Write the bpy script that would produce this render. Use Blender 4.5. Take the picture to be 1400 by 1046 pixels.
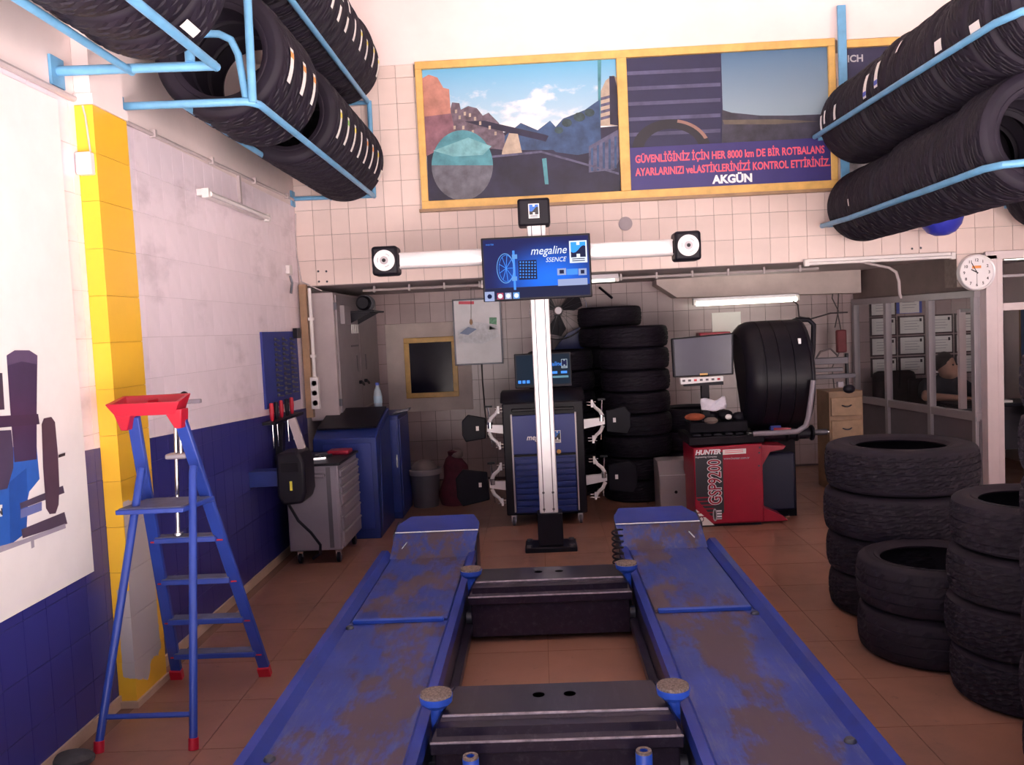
import bpy, bmesh, math, random
from mathutils import Vector, Matrix
random.seed(7)
S = bpy.context.scene
COL = S.collection
for _o in list(bpy.data.objects): bpy.data.objects.remove(_o)

# ---------------------------------------------------------------- camera
FPX, CAMZ = 1200.0, 1.6
YAW, PITCH, ROLL = 0.0320454, -0.0618103, math.radians(-2.7)
CAM_R = Matrix.Rotation(YAW, 3, 'Z') @ Matrix.Rotation(math.pi/2 + PITCH, 3, 'X') @ Matrix.Rotation(ROLL, 3, 'Z')
cd = bpy.data.cameras.new('camera'); cam = bpy.data.objects.new('camera', cd); COL.objects.link(cam)
cd.sensor_width = 36.0; cd.lens = 36.0*FPX/1400.0; cd.clip_start = 0.05
cam.matrix_world = Matrix.Translation((0, 0, CAMZ)) @ CAM_R.to_4x4()
S.camera = cam

# ---------------------------------------------------------------- daylight, exposure
w = bpy.data.worlds.new('daylight'); S.world = w; w.use_nodes = True
bg = w.node_tree.nodes['Background']
bg.inputs[0].default_value = (.88, .83, 1.0, 1); bg.inputs[1].default_value = .40
sl_ = bpy.data.lights.new('sun', 'SUN'); sl_.energy = 58.0; sl_.color = (1.0, .90, .90); sl_.angle = math.radians(.6)
sun = bpy.data.objects.new('sun', sl_); COL.objects.link(sun)      # from the left and behind the building: lights the street, not the shop
sun.rotation_euler = Vector((.75, -.18, -1.0)).to_track_quat('-Z', 'Y').to_euler()
S.view_settings.view_transform = 'Standard'; S.view_settings.look = 'None'
S.view_settings.gamma = 1.0; S.view_settings.use_curve_mapping = False
S.view_settings.exposure = .98
S.cycles.max_bounces = 8; S.cycles.diffuse_bounces = 5; S.cycles.glossy_bounces = 3
S.cycles.transmission_bounces = 6; S.cycles.transparent_max_bounces = 8
S.cycles.caustics_reflective = False; S.cycles.caustics_refractive = False
S.cycles.sample_clamp_indirect = 6.0

# ---------------------------------------------------------------- helpers
def at(px, py, **k):
    """point of the place seen at a pixel of the photograph, on the plane X=, Y= or Z="""
    d = CAM_R @ Vector(((px-700)/FPX, -(py-523)/FPX, -1.0))
    (a, val), = k.items(); i = 'XYZ'.index(a)
    o = Vector((0, 0, CAMZ)); t = (val-o[i])/d[i]
    return o + d*t

WM = {}
def link(o, parent=None, local=None):
    COL.objects.link(o)
    if parent is not None:
        o.parent = parent
        if local is None: o.matrix_parent_inverse = WM.get(parent, Matrix()).inverted()
    WM[o] = Matrix() if local is None else WM.get(parent, Matrix()) @ local
    return o

def tag(o, label=None, cat=None, group=None, kind=None):
    if label: o['label'] = label
    if cat: o['category'] = cat
    if group: o['group'] = group
    if kind: o['kind'] = kind
    return o

def thing(name, label, cat, loc=(0, 0, 0), group=None):
    o = bpy.data.objects.new(name, None); o.empty_display_size = .1
    COL.objects.link(o); o.location = loc; WM[o] = Matrix.Translation(loc)
    return tag(o, label, cat, group)

class MB:
    def __init__(s): s.v = []; s.f = []
    def add(s, vs, fs):
        b = len(s.v); s.v += [Vector(p) for p in vs]; s.f += [tuple(b+i for i in f) for f in fs]; return s
    def box(s, x0, x1, y0, y1, z0, z1):
        vs = [(x, y, z) for z in (z0, z1) for y in (y0, y1) for x in (x0, x1)]
        return s.add(vs, [(0,2,3,1),(4,5,7,6),(0,1,5,4),(2,6,7,3),(0,4,6,2),(1,3,7,5)])
    def obox(s, c, size, rot):
        h = Vector(size)/2
        vs = [Vector(c)+rot @ Vector((x*h.x, y*h.y, z*h.z)) for z in (-1,1) for y in (-1,1) for x in (-1,1)]
        return s.add(vs, [(0,2,3,1),(4,5,7,6),(0,1,5,4),(2,6,7,3),(0,4,6,2),(1,3,7,5)])
    def bar(s, p0, p1, wa, wb, up=(0,0,1)):
        p0 = Vector(p0); p1 = Vector(p1); d = (p1-p0).normalized(); u = Vector(up)
        a = d.cross(u)
        if a.length < 1e-4: a = d.cross(Vector((1,0,0)))
        a.normalize(); b = a.cross(d).normalized()
        vs = [p+a*(wa/2*i)+b*(wb/2*j) for p in (p0, p1) for j in (-1,1) for i in (-1,1)]
        return s.add(vs, [(0,2,3,1),(4,5,7,6),(0,1,5,4),(2,6,7,3),(0,4,6,2),(1,3,7,5)])
    def prism(s, poly, d):
        """poly: list of 3-D points (planar), d: thickness vector"""
        n = len(poly); d = Vector(d); P = [Vector(p) for p in poly]
        return s.add(P+[p+d for p in P], [tuple(range(n))[::-1], tuple(range(n, 2*n))]+[(i, (i+1)%n, n+(i+1)%n, n+i) for i in range(n)])
    def tube(s, pts, r, n=10, closed=False, cap=True):
        P = [Vector(p) for p in pts]; m = len(P); R = r if isinstance(r, (list, tuple)) else [r]*m
        vs = []; a = None
        for i in range(m):
            t = ((P[(i+1)%m]-P[i-1]) if closed else (P[min(i+1, m-1)]-P[max(i-1, 0)])).normalized()
            if a is None:
                a = t.cross(Vector((0,0,1)))
                if a.length < 1e-3: a = t.cross(Vector((1,0,0)))
            else: a = a-t*a.dot(t)
            a.normalize(); b = t.cross(a)
            vs += [P[i]+(a*math.cos(2*math.pi*k/n)+b*math.sin(2*math.pi*k/n))*R[i] for k in range(n)]
        fs = [(i*n+k, i*n+(k+1)%n, ((i+1)%m)*n+(k+1)%n, ((i+1)%m)*n+k) for i in range(m if closed else m-1) for k in range(n)]
        if cap and not closed: fs += [tuple(range(n))[::-1], tuple((m-1)*n+k for k in range(n))]
        return s.add(vs, fs)
    def cyl(s, p0, p1, r, r1=None, n=20): return s.tube([p0, p1], [r, r if r1 is None else r1], n)
    def lathe(s, prof, c=(0,0,0), axis='Z', n=32, closed=False):
        """prof: (radius, height along axis)"""
        c = Vector(c); vs = []
        for r, h in prof:
            for k in range(n):
                a = 2*math.pi*k/n; x, y = r*math.cos(a), r*math.sin(a)
                vs.append(c+(Vector((x, y, h)) if axis == 'Z' else Vector((x, h, y)) if axis == 'Y' else Vector((h, x, y))))
        m = len(prof); fs = [(i*n+k, i*n+(k+1)%n, ((i+1)%m)*n+(k+1)%n, ((i+1)%m)*n+k) for i in range(m if closed else m-1) for k in range(n)]
        if not closed:
            if prof[0][0] > 1e-6: fs.append(tuple(range(n))[::-1])
            if prof[-1][0] > 1e-6: fs.append(tuple((m-1)*n+k for k in range(n)))
        return s.add(vs, fs)
    def ball(s, c, r, n=16, sc=(1,1,1)):
        m = n//2; vs = []; c = Vector(c)
        for i in range(m+1):
            t = math.pi*i/m
            for k in range(n):
                a = 2*math.pi*k/n
                vs.append(c+Vector((math.sin(t)*math.cos(a)*r*sc[0], math.sin(t)*math.sin(a)*r*sc[1], math.cos(t)*r*sc[2])))
        return s.add(vs, [(i*n+k, (i+1)*n+k, (i+1)*n+(k+1)%n, i*n+(k+1)%n) for i in range(m) for k in range(n)])
    def mesh(s, name):
        me = bpy.data.meshes.new(name); me.from_pydata(s.v, [], s.f); me.validate()
        bm = bmesh.new(); bm.from_mesh(me)
        bmesh.ops.remove_doubles(bm, verts=bm.verts, dist=1e-5)
        bmesh.ops.recalc_face_normals(bm, faces=bm.faces); bm.to_mesh(me); bm.free()
        return me
    def build(s, name, m, parent=None, bevel=0, smooth=True, seg=2, local=None):
        me = s.mesh(name); me.materials.append(m)
        if smooth:
            me.shade_smooth(); me.set_sharp_from_angle(angle=math.radians(38))
        o = bpy.data.objects.new(name, me); link(o, parent, local)
        if bevel:
            b = o.modifiers.new('bevel', 'BEVEL'); b.width = bevel; b.segments = seg; b.limit_method = 'ANGLE'; b.angle_limit = math.radians(40)
        return o

def boxo(name, m, parent, x0, x1, y0, y1, z0, z1, bevel=0): return MB().box(x0,x1,y0,y1,z0,z1).build(name, m, parent, bevel)

def struct(o, label=None, cat=None): return tag(o, label, cat, kind='structure')

# ---------------------------------------------------------------- materials
def mat(name, col, rough=.5, metal=0., var=.1, scale=6., bump=0., spec=.5, rand=0., emit=None, es=1.0, coords='Object', coat=0.):
    m = bpy.data.materials.new(name); m.use_nodes = True; N = m.node_tree.nodes; L = m.node_tree.links
    p = N['Principled BSDF']
    p.inputs['Roughness'].default_value = rough; p.inputs['Metallic'].default_value = metal
    p.inputs['Specular IOR Level'].default_value = spec; p.inputs['Coat Weight'].default_value = coat
    tc = N.new('ShaderNodeTexCoord'); nz = N.new('ShaderNodeTexNoise')
    nz.inputs['Scale'].default_value = scale; nz.inputs['Detail'].default_value = 5; nz.inputs['Roughness'].default_value = .6
    L.new(tc.outputs[coords], nz.inputs['Vector'])
    mx = N.new('ShaderNodeMix'); mx.data_type = 'RGBA'
    mx.inputs[6].default_value = tuple(c*(1-var) for c in col)+(1,); mx.inputs[7].default_value = tuple(min(1, c*(1+var)) for c in col)+(1,)
    rp = N.new('ShaderNodeMapRange'); rp.inputs[1].default_value = .3; rp.inputs[2].default_value = .7
    L.new(nz.outputs['Fac'], rp.inputs[0]); L.new(rp.outputs[0], mx.inputs[0])
    out = mx.outputs[2]
    if rand:
        oi = N.new('ShaderNodeObjectInfo'); hs = N.new('ShaderNodeHueSaturation'); r2 = N.new('ShaderNodeMapRange')
        r2.inputs[3].default_value = 1-rand; r2.inputs[4].default_value = 1+rand
        L.new(oi.outputs['Random'], r2.inputs[0]); L.new(r2.outputs[0], hs.inputs['Value']); L.new(out, hs.inputs['Color']); out = hs.outputs[0]
    L.new(out, p.inputs['Base Color'])
    if bump:
        bn = N.new('ShaderNodeBump'); bn.inputs['Strength'].default_value = bump; bn.inputs['Distance'].default_value = .01
        L.new(nz.outputs['Fac'], bn.inputs['Height']); L.new(bn.outputs[0], p.inputs['Normal'])
    if emit:
        p.inputs['Emission Color'].default_value = tuple(emit)+(1,); p.inputs['Emission Strength'].default_value = es
    m['out'] = 0
    return m

def nodes(m): return m.node_tree.nodes, m.node_tree.links, m.node_tree.nodes['Principled BSDF']
def basecol(m): return m.node_tree.nodes['Principled BSDF'].inputs['Base Color'].links[0].from_socket

def mask_over(m, col, build, rough=None):
    """mix a second colour over the base through a mask socket that build(N, L) returns"""
    N, L, p = nodes(m); src = basecol(m); fac = build(N, L)
    mx = N.new('ShaderNodeMix'); mx.data_type = 'RGBA'; mx.inputs[7].default_value = tuple(col)+(1,)
    L.new(fac, mx.inputs[0]); L.new(src, mx.inputs[6]); L.new(mx.outputs[2], p.inputs['Base Color'])
    if rough is not None:
        r = N.new('ShaderNodeMix'); r.inputs[2].default_value = p.inputs['Roughness'].default_value; r.inputs[3].default_value = rough
        L.new(fac, r.inputs[0]); L.new(r.outputs[0], p.inputs['Roughness'])
def math_n(N, L, op, a, b=None, c=None, clamp=False):
    n = N.new('ShaderNodeMath'); n.operation = op; n.use_clamp = clamp
    for i, v in enumerate((a, b, c)):
        if v is None: continue
        if isinstance(v, (int, float)): n.inputs[i].default_value = v
        else: L.new(v, n.inputs[i])
    return n.outputs[0]
def pos(N, L):
    g = N.new('ShaderNodeNewGeometry'); s = N.new('ShaderNodeSeparateXYZ'); L.new(g.outputs['Position'], s.inputs[0]); return s.outputs, g.outputs['Position']
def noise(N, L, scale, vec=None, detail=5, rough=.6, stretch=None):
    n = N.new('ShaderNodeTexNoise'); n.inputs['Scale'].default_value = scale; n.inputs['Detail'].default_value = detail; n.inputs['Roughness'].default_value = rough
    if vec is None: vec = pos(N, L)[1]
    if stretch:
        mp = N.new('ShaderNodeMapping'); mp.inputs['Scale'].default_value = stretch; L.new(vec, mp.inputs[0]); vec = mp.outputs[0]
    L.new(vec, n.inputs['Vector']); return n.outputs['Fac']
def ramp(N, L, v, a, b):
    n = N.new('ShaderNodeMapRange'); n.interpolation_type = 'SMOOTHSTEP'; n.inputs[1].default_value = a; n.inputs[2].default_value = b; L.new(v, n.inputs[0]); return n.outputs[0]

M = {}
M['plaster'] = mat('pink_white_plaster', (.80,.69,.68), .8, var=.05, scale=2.5, bump=.1, coords='Object')
M['plaster_old'] = mat('stained_plaster', (.62,.53,.50), .8, var=.14, scale=3, bump=.2)
M['cream_tile'] = mat('cream_glazed_tile', (.74,.60,.555), .28, var=.04, scale=5, rand=.05)
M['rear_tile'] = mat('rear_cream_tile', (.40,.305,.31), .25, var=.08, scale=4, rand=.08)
M['grout'] = mat('grey_grout', (.27,.22,.20), .9, var=.2, scale=20)
M['ceiling'] = mat('ceiling_paint', (.72,.66,.63), .85, var=.06)
M['soffit'] = mat('grey_soffit_paint', (.48,.40,.41), .8, var=.12, scale=2)
M['brown_panel'] = mat('brown_panel', (.20,.15,.145), .6, var=.1)
M['floor'] = mat('brown_floor_tile', (.285,.138,.098), .3, var=.10, scale=3, rand=.06, bump=.03)
def _dirt(N, L):
    a = noise(N, L, 1.3, detail=8, rough=.7); b = noise(N, L, 14, detail=6, rough=.7)
    return math_n(N, L, 'MULTIPLY', math_n(N, L, 'ADD', math_n(N, L, 'MULTIPLY', ramp(N, L, a, .45, .75), .7), math_n(N, L, 'MULTIPLY', ramp(N, L, b, .6, .72), .6), clamp=True), .75)
mask_over(M['floor'], (.12,.085,.075), _dirt, .5)
M['floor_grout'] = mat('floor_grout', (.21,.115,.085), .8)
M['outside'] = mat('outside_paving', (.42,.39,.37), .85, var=.15)
# painted tiles of the left wall: white above a sloping paint line, blue below
M['wallpaint'] = mat('white_painted_tile', (.87,.76,.83), .28, var=.04, scale=4, rand=.03)
mask_over(M['wallpaint'], (.45,.37,.42), lambda N, L: math_n(N, L, 'MULTIPLY', ramp(N, L, noise(N, L, 2.2, stretch=(1,1,2.2), detail=7), .5, .75), .5))
def _blue(N, L):
    (x, y, z), _ = pos(N, L)
    line = math_n(N, L, 'MULTIPLY_ADD', y, -.041, 1.318)
    return math_n(N, L, 'LESS_THAN', z, line)
mask_over(M['wallpaint'], (.035,.035,.21), _blue, .3)
M['wallgrout'] = mat('painted_joint', (.64,.55,.60), .5)
mask_over(M['wallgrout'], (.031,.031,.19), _blue)
M['yellow'] = mat('yellow_gloss_paint', (.86,.50,.035), .3, var=.05, scale=3, rand=.03)
def _bare(N, L):
    (x, y, z), P = pos(N, L); n = noise(N, L, 5, P)
    e = math_n(N, L, 'MULTIPLY_ADD', n, .22, -.11)
    zz = math_n(N, L, 'ADD', z, e)
    lo = math_n(N, L, 'GREATER_THAN', math_n(N, L, 'SUBTRACT', zz, math_n(N, L, 'MULTIPLY', math_n(N, L, 'ABSOLUTE', math_n(N, L, 'SUBTRACT', y, 3.86)), .5)), .08)
    up = math_n(N, L, 'LESS_THAN', math_n(N, L, 'ADD', zz, math_n(N, L, 'MULTIPLY', math_n(N, L, 'LESS_THAN', y, 3.755), .40)), .93)
    sd = math_n(N, L, 'LESS_THAN', math_n(N, L, 'ADD', y, math_n(N, L, 'MULTIPLY', e, .5)), 4.02)
    lf = math_n(N, L, 'GREATER_THAN', math_n(N, L, 'ADD', x, math_n(N, L, 'MULTIPLY', e, .1)), -1.905)
    return math_n(N, L, 'MULTIPLY', math_n(N, L, 'MULTIPLY', lo, up), math_n(N, L, 'MULTIPLY', sd, lf))
mask_over(M['yellow'], (.50,.45,.44), _bare, .85)
M['yellow_joint'] = mat('yellow_joint', (.62,.33,.03), .5); mask_over(M['yellow_joint'], (.45,.40,.39), _bare, .85)
M['skirting'] = mat('beige_skirting_tile', (.52,.38,.28), .4, var=.12)
M['alu'] = mat('satin_aluminium', (.88,.86,.88), .34, .25, var=.03)
M['alu_white'] = mat('white_lacquered_aluminium', (.80,.78,.80), .35, .1, var=.03)
M['frame_white'] = mat('pinkish_white_frame', (.78,.67,.68), .4, var=.04)
M['frame_grey'] = mat('grey_aluminium_frame', (.42,.39,.42), .4, .4, var=.05)
M['steel'] = mat('bright_steel', (.70,.70,.72), .22, .95, var=.05)
M['dark_steel'] = mat('dark_steel', (.10,.10,.12), .4, .6, var=.2)
M['black'] = mat('black_plastic', (.009,.0075,.014), .42, spec=.25, var=.15)
M['black_matte'] = mat('black_matte', (.009,.0075,.012), .7, spec=.2, var=.2)
M['black_gloss'] = mat('black_gloss', (.007,.006,.011), .38, spec=.25, var=.1)
M['rubber'] = mat('tire_rubber', (.0105,.0072,.0155), .66, spec=.28, var=.22, scale=9, bump=.12, rand=.12)
M['rubber_old'] = mat('worn_tire_rubber', (.0135,.0092,.0165), .75, spec=.28, var=.3, scale=7, bump=.2, rand=.12)
M['paper'] = mat('white_paper', (.84,.82,.80), .7, var=.03)
M['orange_paper'] = mat('orange_print', (.85,.33,.08), .6); M['green_paper'] = mat('green_print', (.25,.55,.12), .6)
M['yellow_paper'] = mat('yellow_print', (.85,.75,.08), .6); M['blue_paper'] = mat('blue_print', (.08,.12,.55), .6)
M['rack'] = mat('light_blue_rack_paint', (.13,.35,.58), .42, var=.12, scale=12)
M['lift_blue'] = mat('lift_blue_paint', (.018,.042,.30), .34, var=.2, scale=5)
def _rust(xc):
    def f(N, L):
        (x, y, z), P = pos(N, L)
        d = math_n(N, L, 'ABSOLUTE', math_n(N, L, 'SUBTRACT', x, xc))
        n = noise(N, L, 3.2, P, 9, .68, (1,.55,1)); n2 = noise(N, L, 40, P, 4, .7, (1,.2,1))
        v = math_n(N, L, 'ADD', math_n(N, L, 'SUBTRACT', n, math_n(N, L, 'MULTIPLY', d, .55)), math_n(N, L, 'MULTIPLY', n2, .22))
        return math_n(N, L, 'MULTIPLY', ramp(N, L, v, .50, .62), .85)
    return f
def _scuff(N, L): return math_n(N, L, 'MULTIPLY', ramp(N, L, noise(N, L, 30, None, 7, .75, (1,.12,1)), .48, .74), .62)
for k, xc in (('L', -.70), ('R', .68)):
    M['deck'+k] = mat('worn_blue_deck_'+k, (.022,.050,.30), .36, var=.25, scale=4, bump=.05)
    mask_over(M['deck'+k], (.19,.19,.27), _scuff, .5)
    mask_over(M['deck'+k], (.105,.062,.050), _rust(xc), .75)
M['lift_black'] = mat('dark_lift_steel', (.024,.017,.036), .30, .35, var=.2, scale=5, bump=.03)
mask_over(M['lift_black'], (.075,.06,.085), _scuff, .4)
M['edge_highlight'] = mat('painted_edge_highlight', (.30,.25,.29), .35, .5, var=.4, scale=30)  # pale tone paints the highlight along the jacking beam edges
M['target_black'] = mat('target_black', (.0045,.004,.009), .5, spec=.2, var=.1)
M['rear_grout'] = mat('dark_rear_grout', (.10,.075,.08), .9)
M['cert_frame'] = mat('dark_certificate_frame', (.05,.03,.035), .5)
M['pad_rubber'] = mat('gritty_pad_rubber', (.20,.15,.13), .9, var=.6, scale=120, bump=.5)
M['pad_blue'] = mat('bright_blue_enamel', (.025,.085,.50), .35, var=.12)
M['ladder_blue'] = mat('ladder_blue_paint', (.025,.060,.34), .35, var=.12)
M['ladder_red'] = mat('red_plastic', (.52,.012,.035), .38, var=.06)
M['step_grey'] = mat('worn_step_tread', (.10,.11,.20), .55, var=.25, scale=14)
M['cab_blue'] = mat('cabinet_blue', (.012,.030,.19), .38, var=.12)
M['cab_blue2'] = mat('cabinet_blue_panel', (.022,.042,.25), .4, var=.06)
M['grey_paint'] = mat('grey_cart_enamel', (.25,.22,.265), .4, var=.06)
M['grey_dark'] = mat('dark_grey_plastic', (.10,.09,.11), .5, var=.1)
M['beige_cab'] = mat('beige_cabinet_enamel', (.42,.35,.36), .45, var=.06)
M['beige_cab2'] = mat('beige_cabinet_door', (.28,.24,.26), .45, var=.08)
M['red_cab'] = mat('red_enamel', (.34,.010,.035), .34, var=.08)
M['wood_yellow'] = mat('varnished_yellow_wood', (.70,.43,.13), .4, var=.16, scale=9)
M['wood_brown'] = mat('brown_wood', (.33,.20,.115), .45, var=.2, scale=8)
M['pvc'] = mat('white_plastic', (.75,.70,.69), .45, var=.04)
M['pipe'] = mat('pipe_grey', (.50,.43,.44), .4, var=.12)
M['pipe_dark'] = mat('dark_cable', (.07,.055,.06), .55)
M['glass_dark'] = mat('dark_mirror_glass', (.012,.010,.022), .12, spec=.12, var=.1)
M['skin'] = mat('skin', (.42,.24,.18), .55, var=.06); M['hair'] = mat('dark_hair', (.018,.014,.014), .6, var=.2)
M['cloth'] = mat('dark_shirt_cloth', (.018,.018,.028), .85, var=.15); M['jeans'] = mat('dark_trousers', (.03,.035,.06), .85, var=.15)
M['text_white'] = mat('white_print', (.85,.85,.88), .5, var=.01); M['text_red'] = mat('red_print', (.80,.11,.17), .5, var=.02)
M['text_dark'] = mat('dark_print', (.03,.03,.04), .5, var=.02); M['grey_print'] = mat('grey_print', (.42,.42,.46), .5, var=.05)
M['band'] = mat('indigo_print', (.040,.032,.17), .4, var=.08)
M['navy'] = mat('navy_print', (.020,.021,.07), .4, var=.1)
def glass(name, tint, alpha, rough=.03):
    m = bpy.data.materials.new(name); m.use_nodes = True; N, L, p = nodes(m)
    tr = N.new('ShaderNodeBsdfTransparent'); tr.inputs[0].default_value = tuple(tint)+(1,)
    gl = N.new('ShaderNodeBsdfGlossy'); gl.inputs['Roughness'].default_value = rough
    fr = N.new('ShaderNodeFresnel'); fr.inputs[0].default_value = 1.45
    gm_ = N.new('ShaderNodeNewGeometry'); inv = math_n(N, L, 'SUBTRACT', 1.0, gm_.outputs['Backfacing']); fo = math_n(N, L, 'MULTIPLY', fr.outputs[0], inv)
    mx = N.new('ShaderNodeMixShader'); L.new(fo, mx.inputs[0]); L.new(tr.outputs[0], mx.inputs[1]); L.new(gl.outputs[0], mx.inputs[2])
    L.new(mx.outputs[0], N['Material Output'].inputs[0]); return m
M['glass'] = glass('office_glass', (.95,.96,.97), 1)
M['bottle'] = mat('clear_bottle_plastic', (.42,.50,.58), .2, var=.1)
def emis(name, col, st):
    return mat(name, (.003,.003,.004), .5, spec=.06, emit=col, es=st, var=.02)
M['tube_on'] = emis('lit_fluorescent_tube', (1,1,.86), 1.6)
M['tube_hot'] = emis('bright_fluorescent_tube', (1,1,.84), 4.5)
M['grey_panel'] = mat('grey_partition_panel', (.17,.145,.17), .5, var=.08)
M['tube_off'] = mat('unlit_tube_glass', (.78,.74,.74), .2, var=.02)
M['scr_white'] = emis('screen_white', (.8,.86,1), .6); M['scr_blue'] = emis('screen_bright_blue', (.03,.25,.9), .9)
M['scr_lblue'] = emis('screen_light_blue', (.14,.36,.8), .55); M['scr_dark'] = emis('screen_navy', (.008,.010,.035), 1.0)
M['scr_grey'] = emis('screen_grey', (.36,.42,.68), .55); M['scr_red'] = emis('screen_red', (.5,.08,.15), .5); M['scr_line'] = emis('screen_line_blue', (.05,.22,.75), .8)

def text(name, s, size, org, m, parent, xd=(1,0,0), yd=(0,0,1), align='LEFT', shear=0., bold=0., sx=1., depth=.0006, spacing=1.):
    cu = bpy.data.curves.new('lettering', 'FONT'); cu.body = s; cu.size = size; cu.align_x = align; cu.shear = shear
    cu.offset = bold; cu.extrude = depth; cu.resolution_u = 3; cu.space_character = spacing
    tmp = bpy.data.objects.new('lettering', cu); me = bpy.data.meshes.new_from_object(tmp)
    bpy.data.objects.remove(tmp); me.name = name
    X = Vector(xd).normalized(); Y = Vector(yd).normalized(); Z = X.cross(Y)
    mt = Matrix((X*sx, Y, Z)).transposed().to_4x4(); mt.translation = Vector(org); me.transform(mt)
    me.materials.clear(); me.materials.append(m)
    o = bpy.data.objects.new(name, me); link(o, parent); return o

def flat(name, pts, m, parent, n=(0,-1,0), t=.001):
    return MB().prism(pts, Vector(n)*t).build(name, m, parent, smooth=False)
# ================================================================ the setting
XL, YU, YR, ZS, XR, ZC = -1.93, 7.15, 9.30, 2.02, 4.85, 4.6

def pieces(name, parent, m, mesh, spots):
    """alike pieces sharing one mesh: children of a wall, floor or pillar"""
    mesh.materials.clear(); mesh.materials.append(m)
    for p in spots:
        o = bpy.data.objects.new(name, mesh); COL.objects.link(o); o.parent = parent; o.location = p; WM[o] = Matrix.Translation(p)

floor = struct(MB().box(XL-.2, XR+.2, 1.3, YR+.3, -.12, -.004).build('floor', M['floor_grout']), 'glossy brown tiled workshop floor with grimy joints', 'floor')
FT = .46
fm = MB().box(-FT/2+.0014, FT/2-.0014, -FT/2+.0014, FT/2-.0014, -.008, 0).mesh('tile')
spots = []
for j in range(17):
    for i in range(15):
        x = XL+.07+FT*(i+.5); y = 1.95+FT*(j+.5)
        if x < XR: spots.append((x, y, 0))
pieces('tile', floor, M['floor'], fm, spots)
near = MB()
for j in range(1, 2):
    for i in range(15):
        x = XL+.07+FT*(i+.5); y = 1.95-FT*(j-.5)
        near.box(x-FT/2+.0025, x+FT/2-.0025, y-FT/2+.0025, y+FT/2-.0025, -.008, 0)
o = near.build('tile', M['floor'], floor, smooth=False); o['kind'] = 'stuff'
struct(MB().box(-30, 30, -40, 1.3, -.2, -.02).build('forecourt', M['outside']), 'pale paving of the forecourt outside the open shopfront', 'pavement')

# left wall: plaster above, painted tiles below
wl = struct(MB().box(XL-.2, XL-.008, 1.3, YR+.2, 0, 2.66).box(XL-.2, XL-.002, 1.3, YR+.2, 2.66, ZC).build('wall_left', M['plaster'], smooth=False), 'left wall with white and blue painted tiles below bare plaster', 'wall')
jb = MB().box(XL-.009, XL-.004, 1.3, YU, 0, 2.66).build('tile_backing', M['wallgrout'], wl, smooth=False)
tw, th = .15, .205
tm = MB().box(-.008, 0, -tw/2+.0012, tw/2-.0012, -th/2+.0012, th/2-.0012).mesh('tile')
spots = [(XL, YU-tw*(i+.5), th*(k+.5)) for i in range(21) for k in range(13)]
pieces('tile', wl, M['wallpaint'], tm, spots)
nm = MB()
for i in range(21, 39):
    for k in range(13):
        y, z = YU-tw*(i+.5), th*(k+.5)
        nm.box(XL-.008, XL, y-tw/2+.0012, y+tw/2-.0012, z-th/2+.0012, z+th/2-.0012)
o = nm.build('tile', M['wallpaint'], wl, smooth=False); o['kind'] = 'stuff'
sk = struct(MB().box(XL, XL+.012, 1.3, 6.9, 0, .055).build('baseboard_left', M['skirting'], smooth=False), 'low beige skirting along the blue left wall', 'baseboard')

# yellow pillar
PX = -1.85
pil = struct(MB().box(XL-.1, PX-.004, 3.754, 4.056, 0, 2.635).build('pillar', M['yellow_joint'], smooth=False), 'yellow painted pillar with paint stripped to bare plaster near the floor', 'pillar')
pm = MB().box(-.079, 0, 0, .31, .0012, .2012).mesh('tile')
pieces('tile', pil, M['yellow'], pm, [(PX, 3.75, .2025*k) for k in range(13)])
struct(MB().box(XL, PX+.006, 3.742, 4.066, 2.635, 2.68).build('trim_1', M['plaster']), 'plaster ledge capping the yellow pillar', 'trim')
struct(MB().box(XL, PX-.01, 3.76, 4.06, 2.68, ZC).build('pillar', M['plaster']), 'plain plaster shaft continuing above the yellow pillar', 'pillar')
struct(MB().box(PX, PX+.012, 3.745, 4.07, 0, .03).box(XL, PX+.012, 3.735, 3.748, 0, .03).build('trim_2', M['skirting'], smooth=False), 'worn mortar strip around the foot of the yellow pillar', 'trim')

# upper wall above the lintel
wb = struct(MB().box(XL, 3.33, YU+.008, YU+.22, ZS, 3.745).box(3.33, 3.57, YU+.008, YU+.22, ZS, 3.745).box(3.365, 3.57, YU+.008, YU+.22, 1.76, ZS).box(3.57, XR, YU+.008, YU+.22, 2.03, 3.745).build('wall_back', M['grout'], smooth=False), 'upper back wall of cream tiles above the lintel', 'wall')
struct(MB().box(XL, XR, YU, YU+.22, 3.745, ZC).build('wall_back_plaster', M['plaster'], smooth=False), 'pink white plaster band above the cream tiles', 'wall')
tw, th = .147, .203
tm = MB().box(-tw/2+.0016, tw/2-.0016, 0, .008, -th/2+.0016, th/2-.0016).mesh('tile')
spots = []; rest = MB()
for k in range(-2, 9):
    for i in range(47):
        x = XL+tw*(i+.5); z = ZS+th*(k+.5)
        if k == 8: pass
        if k < 0 and not (3.42 < x < 3.56): continue
        if z-th/2 < 1.70 or z+th/2 > 3.75: continue
        if x > XR: continue
        if -.84 < x < 3.45 and 2.66 < z < 3.6 or (x > 3.45 and z > 2.7):
            rest.box(x-tw/2+.0016, x+tw/2-.0016, YU, YU+.008, z-th/2+.0016, z+th/2-.0016)
        else: spots.append((x, YU, z))
pieces('tile', wb, M['cream_tile'], tm, spots[:270])
cut = MB().box(-tw/2+.0016, tw/2-.0016, 0, .008, 0, .098).mesh('tile')
pieces('tile', wb, M['cream_tile'], cut, [(XL+tw*(i+.5), YU, ZS+8*th+.0016) for i in range(7)])
o = rest.build('tile', M['cream_tile'], wb, smooth=False); o['kind'] = 'stuff'
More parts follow.
